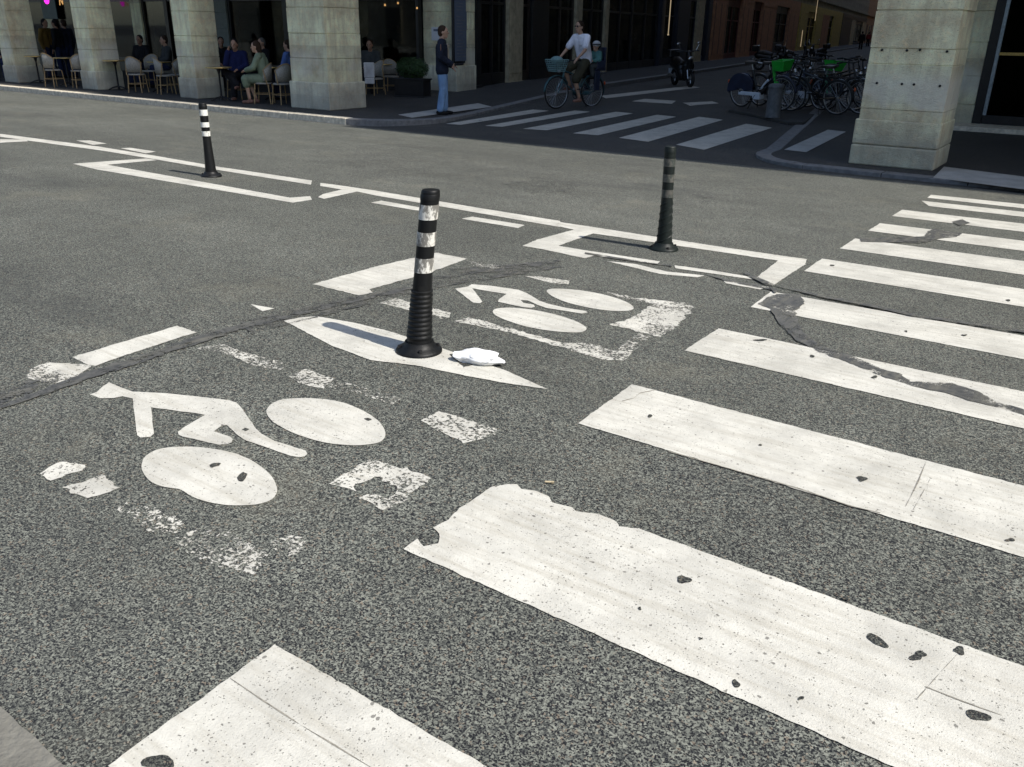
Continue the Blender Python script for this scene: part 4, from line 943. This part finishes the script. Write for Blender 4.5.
    if hire:
        b = MB()
        for s in (1,-1):
            pts = arc_pts((-wb, wr), wr+.03, 5, 185, 16); pts = [(p_[0], p_[2]) for p_ in pts]+[(-wb-.12, wr+.01),(-wb-.05,wr+.06),(-wb+.05,wr+.06),(-wb+.12, wr+.01)]
            k = len(pts); b.add([(q[0], s*.045, q[1]) for q in pts]+[(q[0], s*.052, q[1]) for q in pts], [tuple(range(k)), tuple(range(k,2*k))[::-1]]+[(i,(i+1)%k,k+(i+1)%k,k+i) for i in range(k)])
        b.build('wheel_cover', M['bikenavy'], r)
        b = MB()
        for s in (1,-1): b.tube([bb+V((-.05,s*.05,-.03)), bb+V((-.12,s*.15,-.285))], .011, 6)
        b.build('kickstand', ir, r)
    else:
        b = MB(); b.prism([(-.56,-.06),(.0,-.06),(.0,-.075),(-.56,-.075)], .27, .36); b.build('chain_guard', gm, r, False, .01)
        b = MB(); b.tube([bb+V((-.10,.06,0)), bb+V((-.16,.16,-.285))], .009, 6); b.build('kickstand', ir, r)
    if rack:
        b = MB()
        for s in (1,-1): b.tube([(-.28,s*.05,.74),(-.88,s*.06,.74)], .007, 6); b.tube([(-.75,s*.06,.74),(-wb,s*.065,wr)], .006, 6)
        for x in (-.35,-.5,-.65,-.8,-.87): b.tube([(x,-.055,.74),(x,.055,.74)], .006, 6)
        b.build('rack', ir, r)
    if light:
        b = MB(); b.ball((-wb-wr-.03,0,.52), (.018,.03,.04)); b.build('rear_reflector', M['orange'], r, True)
        b = MB(); b.T = SM; b.ball((wb-.06,0,.80), (.045,.04,.04)); b.build('headlight', M['alu'], r, True)
    if basket:
        b = MB(); b.T = SM; x0, x1, z0, z1 = (wb-.14, wb+.15, .80, 1.0) if hire else (wb-.16, wb+.20, .80, 1.04); m = .05
        lo = [(x0+m,-.13),(x1-m,-.13),(x1-m,.13),(x0+m,.13)]; hi = [(x0,-.19),(x1,-.19),(x1,.19),(x0,.19)]
        if hire:
            t = .012
            b.add([(q[0],q[1],z0) for q in lo]+[(q[0],q[1],z1) for q in hi]+[(q[0]*.95+.05*(wb+.02),q[1]*.93,z1) for q in hi]+[(q[0]*.95+.05*(wb+.02),q[1]*.93,z0+t) for q in lo],
                  [(3,2,1,0),(12,13,14,15)]+[(i,(i+1)%4,4+(i+1)%4,4+i) for i in range(4)]+[(4+i,4+(i+1)%4,8+(i+1)%4,8+i) for i in range(4)]+[(8+i,8+(i+1)%4,12+(i+1)%4,12+i) for i in range(4)])
        else:
            for i in range(7):
                k = i/6; c = [(lo[j][0]+(hi[j][0]-lo[j][0])*k, lo[j][1]+(hi[j][1]-lo[j][1])*k, z0+(z1-z0)*k) for j in range(4)]
                b.tube(c, .0055 if i < 6 else .010, 5, closed=True)
            for j in range(4):
                for k in range(6):
                    q = k/6; a0 = V((*lo[j],z0)).lerp(V((*lo[(j+1)%4],z0)), q); a1 = V((*hi[j],z1)).lerp(V((*hi[(j+1)%4],z1)), q); b.tube([a0,a1], .005, 5)
            for k in range(5): b.tube([(x0+m+.02, -.12+.06*k, z0), (x1-m, -.12+.06*k, z0)], .005, 5)
        b.build('basket', M[basket], r, False)
    if child:
        b = MB(); b.T = Matrix.Translation((-.60,0,.80)); b.box(-.15,.17,-.15,.15,0,.05); b.prism([(-.19,-.16),(-.14,-.16),(-.14,.16),(-.19,.16)], .0, .50)
        b.box(-.15,.10,-.17,-.14,.03,.22); b.box(-.15,.10,.14,.17,.03,.22); b.box(.0,.16,-.19,-.14,-.42,.0); b.box(.0,.16,.14,.19,-.42,.0)
        b.build('child_seat', M['bikenavy'], r, False, .02)
    return r
pf = W(556,109,ZS); hd = V((-.30,-.954,0)); hz = math.atan2(hd.y, hd.x)
bc = pf-hd*.54
bicycle('bicycle', 'teal city bicycle with front basket and child seat being ridden out of the side street', bc, hz, 0, 'bikeblue', None, 'basket', child=True, guard='bikeblue', wr=.35)
RIDE = dict(pel=(-.27,0,1.04), chest=(-.15,0,1.41), neck=(-.12,0,1.555), head=(-.07,0,1.71), sl=(-.13,.20,1.50), el=(.02,.31,1.24), wl=(.20,.30,1.09), sr=(-.13,-.20,1.50), er=(.02,-.31,1.24), wr=(.20,-.30,1.09),
            hl=(-.22,.09,1.00), kl=(.10,.12,.60), al=(-.03,.12,.22), hr=(-.22,-.09,1.00), kr=(.20,-.12,.83), ar=(.05,-.12,.47))
def glasses(r, K, HM):
    b = MB(); b.T = HM
    for s in (1,-1): b.ball((.098, s*.034, .02), (.007,.026,.020)); b.tube([(.095,s*.06,.025),(.0,s*.085,.02)], .004, 5)
    b.tube([(.1,-.012,.025),(.1,.012,.025)], .004, 5); b.build('sunglasses', M['iron'], r, True)
person('cyclist in white t-shirt, khaki shorts and sunglasses riding a teal bicycle', bc, hz, RIDE, 'tee', 'khaki', 'shoe_tan', 'hair_brown', sleeve=.45, leg=.46, loose=1.3, extra=glasses)
KID = dict(pel=(0,0,.16), chest=(-.02,0,.40), neck=(-.02,0,.50), head=(.0,0,.64), sl=(-.02,.13,.46), el=(.04,.18,.29), wl=(.17,.12,.27), sr=(-.02,-.13,.46), er=(.04,-.18,.29), wr=(.17,-.12,.27),
           hl=(.03,.08,.14), kl=(.27,.13,.10), al=(.22,.15,-.13), hr=(.03,-.08,.14), kr=(.27,-.13,.10), ar=(.22,-.15,-.13))
def helmet(r, K, HM):
    b = MB(); b.T = HM; b.ball((-.01,0,.065), (.125,.108,.095), 0, 18, 12); remeshed(b, 'helmet', M['white_cloth'], r, .012, 2)
    b = MB(); b.T = HM; b.ring((-.01,0,.06), .112, .018, 24, 6, axis='z'); b.build('helmet_rim', M['black'], r, True)
o = person('child in teal top and white helmet sitting behind the cyclist', bc+V((-hd.x*-.0,0,0)), hz, KID, 'teal_cloth', 'grey_cloth', 'shoe_black', 'hair_black', loose=1., extra=helmet, scale=.80)
o.location = bc+hd*-.60+V((0,0,.80))
o = MB(); o.ball((0,0,0), (.15,.13,.09), 0, 14, 10); o = remeshed(o, 'shopping_bag', M['basket'], None, .014); o.location = bc+hd*.56+V((0,0,1.03)); tag(o, 'pale mint cloth bag heaped in the basket of the ridden bicycle', 'bag')

G_BIKE = 'bicycles parked on the strip in the side street'
p0 = W(741,107,ZI); p1 = W(786,112.5,ZI); hv = (p1-p0).to_2d().normalized(); hz1 = math.atan2(hv.y, hv.x); c0 = p0+V((hv.x, hv.y, 0))*.54
bicycle('hire_bicycle', 'hire bicycle with navy rear wheel cover, white frame and bright green basket, nearest the bollard', c0, hz1, .10, 'bikeblack', 'lime', 'lime', hire=True, rack=False, steer=.15, group=G_BIKE, guard='bikenavy').scale = (1.02,)*3
def onstrip(v): return V((v.x, v.y, ZI(v.y)))
q = onstrip(c0+V((UX,UY,0))*1.25+V((hv.x,hv.y,0))*1.05)
bicycle('hire_bicycle', 'second hire bicycle with green basket and mint fork, half hidden among black bikes', q, hz1+.05, -.08, 'bikenavy', 'lime2', 'lime', hire=True, rack=False, steer=-.2, group=G_BIKE, guard='bikenavy')
rb = bicycle('bicycle', 'black city bicycle leaning right behind the first green basket', onstrip(c0+V((UX,UY,0))*.62+V((hv.x,hv.y,0))*.35), hz1-.06, .12, 'bikeblack', None, None, steer=.2, group=G_BIKE)
for i, (du, dh, dz, ln_, l) in enumerate(((.45,1.35,.12,-.1,'black bicycle with orange reflector, nearest the big pillar'), (1.95,.55,-.1,.1,'black bicycle parked behind the second green basket'), (2.3,1.9,.08,-.06,'black bicycle in the middle of the parked row'),
                                      (3.3,.5,-.05,.09,'black bicycle beyond the middle of the parked row'), (3.6,1.75,.1,.07,'black bicycle second from the far end of the parked row'), (4.8,.7,-.1,-.08,'black bicycle ending the far end of the parked row'), (1.1,1.95,-.12,.1,'black bicycle half behind the big pillar edge'), (1.6,1.6,.2,-.05,'black bicycle squeezed behind the orange reflector one'))):
    o = copy_tree(rb); o.location = onstrip(c0+V((UX,UY,0))*du+V((hv.x,hv.y,0))*dh); o.rotation_euler = (ln_, 0, hz1+dz+(PI if i in (0, 3) else 0)); o['label'] = l

# ------------------------------------------------------------------ scooters
def scooter(label, loc, rz, group):
    r = thing('motor_scooter', label, 'scooter', loc, rz, group); r.rotation_euler = (.05,0,rz); k = M['bikeblack']
    for x in (-.62,.62):
        b = MB(); b.ring((x,0,.25), .175, .018, 24, 6); b.tube([(x,-.06,.25),(x,.06,.25)], .05, 10)
        for i in range(5): a = 2*PI*i/5; b.tube([(x,0,.25),(x+.17*math.cos(a),0,.25+.17*math.sin(a))], .018, 6)
        w = b.build('wheel', M['alu'], r, True); b = MB(); b.ring((x,0,.25), .21, .055, 28, 8); b.build('tyre', M['tyre'], w, True)
    b = MB(); b.cap((-.75,0,.62), .13, (-.15,0,.52), .15); b.cap((-.15,0,.45), .14, (-.05,0,.30), .13); b.cap((-.1,-.05,.26), .10, (.36,-.05,.26), .09); b.cap((-.1,.05,.26), .10, (.36,.05,.26), .09)
    for s in (1,-1): b.cap((.36,s*.10,.28), .07, (.46,s*.12,.62), .07); b.cap((.46,s*.10,.62), .07, (.50,s*.04,.84), .06)
    b.cap((.44,0,.3), .09, (.54,0,.80), .09); b.cap((.50,0,.80), .09, (.42,0,.98), .08); b.cap((.46,0,.42), .07, (.78,0,.46), .06)
    remeshed(b, 'body', k, r, .018, 3)
    b = MB(); b.cap((-.72,0,.76), .09, (-.40,0,.74), .12); b.cap((-.40,0,.74), .12, (-.12,0,.69), .09); o = remeshed(b, 'seat', M['leather'], r, .018)
    b = MB(); b.tube([(.34,.36,1.03),(.42,.2,1.04),(.44,0,1.0),(.42,-.2,1.04),(.34,-.36,1.03)], .018, 8)
    hb = b.build('handlebar', M['iron'], r, True)
    for s in (1,-1):
        b = MB(); b.tube([(.40,s*.24,1.04),(.42,s*.32,1.22)], .007, 6); b.ball((.42,s*.33,1.25), (.015,.06,.04)); b.build('mirror', M['lamp'], hb, True)
    b = MB(); b.ball((.575,0,.82), (.05,.09,.06)); b.build('headlight', M['lamp'], r, True)
    for s in (1,-1):
        b = MB(); b.tube([(.52,s*.07,.5),(.62,s*.08,.25)], .024, 8); b.build('fork_leg', M['alu'], r, True)
    b = MB(); b.box(-.98,-.68,-.18,.18,.80,1.06); b.build('top_box', M['bikeblack'], r, False, .05)
    b = MB(); b.box(-.93,-.90,-.09,.09,.36,.50); b.build('number_plate', M['bikewhite'], r)
    b = MB(); b.tube([(-.2,-.16,.28),(-.7,-.17,.33)], [.03,.055], 10); b.build('exhaust', M['alu'], r, True)
    return r
G_SC = 'motor scooters parked up the side street'
sc = scooter('black motor scooter parked alone at the kerb before the terracotta shop', W(682,86,ZS), TOCAM(W(682,86,ZS))+.4, G_SC)
for (x, y, a, l) in ((772,70.5,.1,'black scooter parked across in front of the terracotta shop door'), (793,68,.35,'black scooter standing behind the first green basket'), (816,64,-1.9,'black scooter parked by the olive shop, facing the road')):
    o = copy_tree(sc); o.location = W(x, y, ZS); o.rotation_euler = (.05, 0, a); o['label'] = l

# squat bollard by the bikes
p = W(772.5,117.5,ZI)
r = thing('stone_bollard', 'squat grey round bollard at the nose of the bike strip', 'bollard', p)
b = MB(); b.lathe([(.155,0),(.155,.03),(.148,.04),(.14,.5),(.142,.56),(.0,.56)], 28); b.build('post', M['bollard_stone'], r, True)
b = MB(); b.lathe([(.152,.56),(.158,.58),(.155,.61),(.14,.635),(.08,.65),(.0,.655)], 28); b.build('cap', M['bollard_stone'], r, True)

# ------------------------------------------------------------------ terrace
def chair(label, loc, rz):
    r = thing('bistro_chair', label, 'chair', loc, rz, G_CH)
    b = MB(); pts = [(.20*math.cos(2*PI*i/20)*(1.0), .205*math.sin(2*PI*i/20)) for i in range(20)]; b.prism(pts, .43, .465); b.build('seat', M['wicker'], r, False, .008)
    b = MB(); vs = []; fs = []; n = 12
    for i in range(n+1):
        a = R(180-72+144*i/n); k = math.sin(PI*i/n)
        for z in (.50, .62+.10*k, .74+.14*k): vs.append((.205*math.cos(a)-.05*(z-.45), .215*math.sin(a), z))
    for i in range(n):
        for j in range(2): fs.append((i*3+j, i*3+j+1, i*3+4+j, i*3+3+j))
    b.add(vs, fs); o = b.build('backrest', M['wicker'], r, True); s = o.modifiers.new('solid', 'SOLIDIFY'); s.thickness = .014
    b = MB(); b.tube([(-.14,.19,.43)]+[(.205*math.cos(R(108+144*i/n))-.05*(.29+.14*math.sin(PI*i/n)), .215*math.sin(R(108+144*i/n)), .74+.14*math.sin(PI*i/n)) for i in range(n+1)]+[(-.14,-.19,.43)], .012, 8); b.build('back_frame', M['rattan'], o, True)
    for sx, sy in ((.15,.15),(.15,-.15),(-.15,.15),(-.15,-.15)):
        b = MB(); b.tube([(sx,sy,.44),(sx*1.25,sy*1.2,0)], .0135, 8); b.build('leg', M['rattan'], r, True)
    b = MB(); b.ring((0,0,.22), .225, .008, 24, 6, axis='z'); b.build('stretcher', M['rattan'], r, True)
    return r
def table(label, loc):
    r = thing('bistro_table', label, 'table', loc, 0, G_TB)
    b = MB(); b.lathe([(.285,.735),(.29,.74),(.29,.755),(.0,.757)], 32); t = b.build('tabletop', M['tabletop'], r, True)
    b = MB(); b.ring((0,0,.745), .292, .013, 36, 8, axis='z'); b.build('brass_rim', M['brass'], t, True)
    b = MB(); b.lathe([(.03,.02),(.024,.08),(.022,.6),(.05,.70),(.16,.733)], 16); b.build('pedestal', M['iron'], r, True)
    for i in range(3):
        a = 2*PI*i/3+.4; b = MB(); b.tube([(0,0,.10),(.15*math.cos(a),.15*math.sin(a),.07),(.27*math.cos(a),.27*math.sin(a),.018)], [.02,.018,.018], 8); b.build('foot', M['iron'], r, True)
    return r
G_CH = 'bistro chairs on the cafe terrace'; G_TB = 'small round tables on the cafe terrace'
def put(proto, x, y, rz, label):
    o = copy_tree(proto); o.location = W(x, y, ZL); o.rotation_euler = (0,0,rz); o['label'] = label; return o
away = PI/2-YAW*0
ch = chair('pale wicker chair by the terrace table next to the second pillar, back to the road', W(56,87,ZL), R(100))
for x, y, a, l in ((82,88,R(165),'pale wicker chair half hidden behind the second pillar'), (139,92.5,R(120),'white wicker chair turned aslant in the middle terrace bay'), (167,94,R(70),'wicker chair beside the table against the third pillar'),
                   (178,93,R(200),'wicker chair tucked against the side of the third pillar'), (153,88,R(-60),'wicker chair at the back of the middle terrace bay'), (265,103.5,LEFTWARD,'wicker chair under the woman in green'),
                   (238,99,R(-60),'wicker chair under the man in the blue coat'), (284,104.5,R(170),'wicker chair touching the broad corner pillar'), (376,97,R(-100),'wicker chair in the bay with the box planter'), (392,94,R(-30),'wicker chair beside the box hedge')):
    put(ch, x, y, a, l)
tb = table('round brass rimmed table against the first full pillar', W(40,83.5,ZL))
for x, y, l in ((70,86,'round table between the two pale chairs of the first bay'), (119,90,'round table leaning on the side of the second pillar'), (163,92,'round table among the chairs of the middle bay'), (222,101,'round table in front of the man in the blue coat'), (275,100,'round table between the woman in green and the broad pillar'), (384,93,'round table in the bay with the planter')):
    put(tb, x, y, 0, l)
p = W(240,99.5,ZL)
person('seated man in dark blue coat resting a hand on his cheek', p, TOCAM(p)-.35, P(SEAT, er=(.10,-.22,.80), wr=(.11,-.13,1.08), kl=(.42,.05,.55), al=(.40,.02,.10), kr=(.42,-.10,.62), ar=(.50,.16,.36)), 'blue_coat', 'black_cloth', 'shoe_tan', 'hair_black', coat=True, loose=1.3, skin='skin2')
p = W(268,103.5,ZL)
person('seated woman in pale green blouse and skirt leaning towards the table', p, LEFTWARD, P(SEAT, chest=(.06,0,.92), neck=(.11,0,1.06), head=(.16,0,1.21), sl=(.08,.18,1.02), sr=(.08,-.18,1.02), el=(.20,.22,.78), er=(.20,-.22,.78), wl=(.40,.10,.72), wr=(.40,-.12,.72), ar=(.30,-.1,.09)), 'green_cloth', 'green_cloth', 'shoe_tan', 'hair_brown', loose=1.2, longhair=True, skirt=.25)
def seated(label, x, y, rz, top, bot, hair, **kw):
    p = W(x, y, ZL); return person(label, p, rz, P(SEAT), top, bot, 'shoe_black', hair, **kw)
seated('person in black with dark hair seated behind the man in the blue coat', 226, 90, R(-30), 'black_cloth', 'black_cloth', 'hair_black', skin='skin2')
seated('grey haired person in black seated behind the woman in green', 266, 92, R(-100), 'black_cloth', 'black_cloth', 'hair_grey')
seated('person in blue shirt seated half behind the broad corner pillar', 292, 100, R(200), 'shirt_blue', 'dark_jeans', 'hair_brown')
seated('person in dark clothes seated in the bay with the planter', 372, 95, R(-60), 'grey_cloth', 'black_cloth', 'hair_brown', skin='skin2')
seated('person in red top seated deep in the bay with the planter', 397, 88, R(-90), 'red_cloth', 'black_cloth', 'hair_brown')
seated('person in dark clothes seated in the middle bay of the terrace', 146, 86, R(-70), 'black_cloth', 'dark_jeans', 'hair_black', skin='skin2')
seated('person in grey seated beside the third pillar', 170, 87, R(-110), 'grey_cloth', 'dark_jeans', 'hair_brown')
seated('person in navy seated at the edge of the view beyond the first pillar', 1, 80, R(-20), 'navy_cloth', 'dark_jeans', 'hair_black', skin='skin2')
for x, y, rz, t, bt, h, l in ((54,78.5,R(20),'ochre_cloth','dark_jeans','hair_black','person in ochre top standing under the arcade in the first bay'), (65,78.5,R(-150),'black_cloth','dark_jeans','hair_black','tall person in black standing under the arcade in the first bay'), (73,78,R(190),'navy_cloth','dark_jeans','hair_brown','person in navy standing close to the second pillar'),
                              (401,84,R(-80),'grey_cloth','black_cloth','hair_brown','waiter in grey standing inside the bay with the planter')):
    person(l, W(x, y, ZL), rz, STAND, t, bt, 'shoe_black', h, skin='skin2')
p = W(867,47,ZLY)
person('far pedestrian in dark red walking up the side street', p, R(100), P(STAND, al=(-.2,.1,.1), ar=(.2,-.1,.09)), 'red_cloth', 'black_cloth', 'shoe_black', 'hair_black')
p = W(860,50,ZLY)
person('far pedestrian in black on the side street pavement', p, R(100), STAND, 'black_cloth', 'black_cloth', 'shoe_black', 'hair_black')
# napkin hanging on the chair, white
b = MB(); b.box(-.12,.12,-.03,.03,.36,.5); b.box(-.13,.13,-.035,.035,.5,.86)
o = b.build('towel', M['white_cloth'], None, False, .02); o.location = W(372,99,ZL)+V((0,-.05,0)); o.rotation_euler = (0,0,R(30)); tag(o, 'white cloth hung over a chair in the bay with the planter', 'cloth')

# planter with clipped box
p = W(413,99,ZL)
r = thing('box_planter', 'black trough planter with a clipped box hedge beside the standing man', 'planter', p, R(10))
b = MB(); b.box(-.44,.44,-.2,.2,0,.08); b.box(-.42,.42,-.19,.19,.08,.46); b.box(-.45,.45,-.21,.21,.46,.50); b.build('trough', M['black'], r, False, .008)
b = MB(); q = random.Random(5)
for i in range(5200):
    while True:
        v = V((q.uniform(-1,1), q.uniform(-1,1), q.uniform(-1,1)))
        if .45 < v.length < 1: break
    v *= 1+.12*noise.noise(v*3)
    c = V((math.copysign(abs(v.x)**.8, v.x)*.46, v.y*.27, .74+v.z*.26))
    n = (v.normalized()+V((q.uniform(-.7,.7), q.uniform(-.7,.7), q.uniform(-.4,.8)))).normalized(); e = n.orthogonal().normalized(); e.rotate(Matrix.Rotation(q.uniform(0,6.28), 3, n)); f = n.cross(e); s = q.uniform(.012,.022)
    b.add([c-e*s, c+f*s*.6, c+e*s, c-f*s*.6], [(0,1,2,3)])
b.build('foliage', M['leaf'], r, fix=False)
b = MB(); b.tube([(-.2,0,.4),(-.22,.02,.8)], .02, 6); b.tube([(.2,0,.4),(.18,.03,.8)], .02, 6); b.tube([(0,0,.4),(0,0,.85)], .02, 6); b.build('stem', M['darkwood'], r)

# menu board, notice
d0, z0 = wall_pt(452,62); d1, _ = wall_pt(469.5,60)
b = MB(); b.T = TW; b.box(d0-.03, d1+.03, -.07, -.004, z0-ZL-.04, 3.3); r = b.build('menu_board', M['black'], None, False, .006); tag(r, 'tall slate blue menu board in a black frame on the corner pier', 'sign')
b = MB(); b.T = TW; b.box(d0+.02, d1-.02, -.078, -.072, z0-ZL+.02, 3.24)
b.build('board_face', M['board'], r)
b = MB(); b.T = TW
for i in range(38):
    zz = z0-ZL+.12+i*.08; k = rnd.uniform(.35,.85)
    if i % 7 == 6: continue
    b.box(d0+.12, d0+.12+(d1-d0-.24)*k, -.0795, -.0785, zz, zz+.018)
b.build('board_rule', M['zinc'], r)
a, c = face_pt(431.5,27,18.74), face_pt(441,40.5,18.74)
r = thing('paper_notice', 'white paper notice fixed to the stone pier behind the standing man', 'notice', ((a.x+c.x)/2, 18.745, c.z))
b = MB(); w = (c.x-a.x)/2; h = a.z-c.z
b.box(-w, w, -.012, 0, 0, h); b.build('sheet', M['paper'], r); b = MB()
b.box(-w*.55, w*.55, -.014, -.0125, h*.68, h*.86); b.build('printed_panel', M['board'], r)
# lamps and neon under the arcade
def pendant(name, label, p, top, mat, rr=.16):
    r = thing(name, label, 'lamp', p)
    b = MB(); b.lathe([(rr,0),(rr*.93,.04),(rr*.6,min(.26,rr*2)),(rr*.2,min(.3,rr*2.3)),(.0,min(.31,rr*2.4))], 20); b.build('lamp_shade', mat, r, True)
    b = MB(); b.tube([(0,0,min(.3,rr*2.3)),(0,0,top-p[2])], .006, 6); b.build('cord', M['iron'], r)
d, z = wall_pt(486,11,.9); w = pw(d, .9); pendant('pendant_lamp', 'dim warm pendant lamp inside the restaurant window', (w[0], w[1], z), ZL+3.6, M['shade'], .17)
d, z = wall_pt(503,32,1.2); w = pw(d, 1.2); b = MB(); b.ball((0,0,0), (.05,.05,.09)); o = b.build('table_lamp', M['amber'], None, True); o.location = (w[0], w[1], z); tag(o, 'tiny amber lamp glowing deep in the restaurant', 'lamp')
for x, y, dd, l in ((385,6,16.6,'small amber bulb under the arcade beside the broad pillar'), (398,4,17.6,'small amber bulb deeper in the planter bay'), (417,9,18.2,'small amber bulb by the shop pier')):
    p = face_pt(x, y, dd); pendant('pendant_lamp', l, (p.x, p.y, p.z), GT, M['amber'], .022)
p = face_pt(46.5,0,17.2); b = MB(); b.ring((0,0,0), .10, .032, 24, 8); b.ball((0,0,0), (.07,.02,.07))
o = b.build('neon_sign', M['pink'], None, True); o.location = p; tag(o, 'round pink neon sign hanging under the arcade', 'sign')
b = MB(); b.tube([(0,0,.1),(0,0,GT-p.z)], .006, 6); b.build('cable', M['iron'], o)
p = face_pt(61,2,17.4); b = MB(); b.tube([(-.10,0,-.1),(-.06,0,.12),(.02,0,.03),(.09,0,-.07),(.11,0,.05)], .016, 6); o = b.build('light_sign', M['amber'], None, True); o.location = p; tag(o, 'small amber light sign beside the pink neon', 'sign')
b = MB(); b.tube([(0,0,.08),(0,0,GT-p.z)], .005, 6); b.build('cable', M['iron'], o)
x0, x1 = WX(52,18.5), WX(66,18.5); z0 = face_pt(58,19,18.5).z
b = MB(); b.box(x0, x1, 18.46, 18.5, z0, GT-.3); tag(b.build('sign_panel', M['teal_panel'], None, False, .005), 'dark teal hanging panel on the shopfront in the first bay', 'sign')
b = MB()

# ------------------------------------------------------------------ sky, sun, camera
SUN_EL, SUN_PHI = 48., 1.9                     # the sun stands along the street, a touch behind the facades
wd = bpy.data.worlds.new('World'); S.world = wd; wd.use_nodes = True
nt = wd.node_tree; bg = nt.nodes['Background']; sky = nt.nodes.new('ShaderNodeTexSky'); sky.sky_type = 'NISHITA'; sky.sun_disc = False
sky.sun_elevation = R(SUN_EL); sky.sun_rotation = R(90-SUN_PHI); sky.air_density = 1.; sky.dust_density = 1.2; sky.ozone_density = 1.
nt.links.new(sky.outputs[0], bg.inputs[0]); bg.inputs[1].default_value = .132
L = bpy.data.lights.new('sun', 'SUN'); L.energy = 4.5; L.angle = R(.53); L.color = (1, .95, .87)
lo = bpy.data.objects.new('sun', L); COL.objects.link(lo)
sv = V((math.cos(R(SUN_EL))*math.cos(R(SUN_PHI)), math.cos(R(SUN_EL))*math.sin(R(SUN_PHI)), math.sin(R(SUN_EL))))
lo.rotation_euler = sv.to_track_quat('Z', 'Y').to_euler(); lo.location = (30, 0, 40)
cam = bpy.data.cameras.new('camera'); cam.sensor_width = 36; cam.lens = FPX/1024*36; cam.clip_end = 3000; cam.clip_start = .05
co = bpy.data.objects.new('camera', cam); COL.objects.link(co)
co.matrix_world = Matrix(((_r2.x,_u2.x,-_f.x,0),(_r2.y,_u2.y,-_f.y,0),(_r2.z,_u2.z,-_f.z,H),(0,0,0,1)))
S.camera = co
S.view_settings.view_transform = 'Standard'; S.view_settings.look = 'None'; S.view_settings.exposure = .43; S.view_settings.gamma = 1
S.render.engine = 'CYCLES'; S.cycles.use_denoising = True; S.cycles.max_bounces = 8; S.cycles.transparent_max_bounces = 12
S.cycles.caustics_reflective = False; S.cycles.caustics_refractive = False
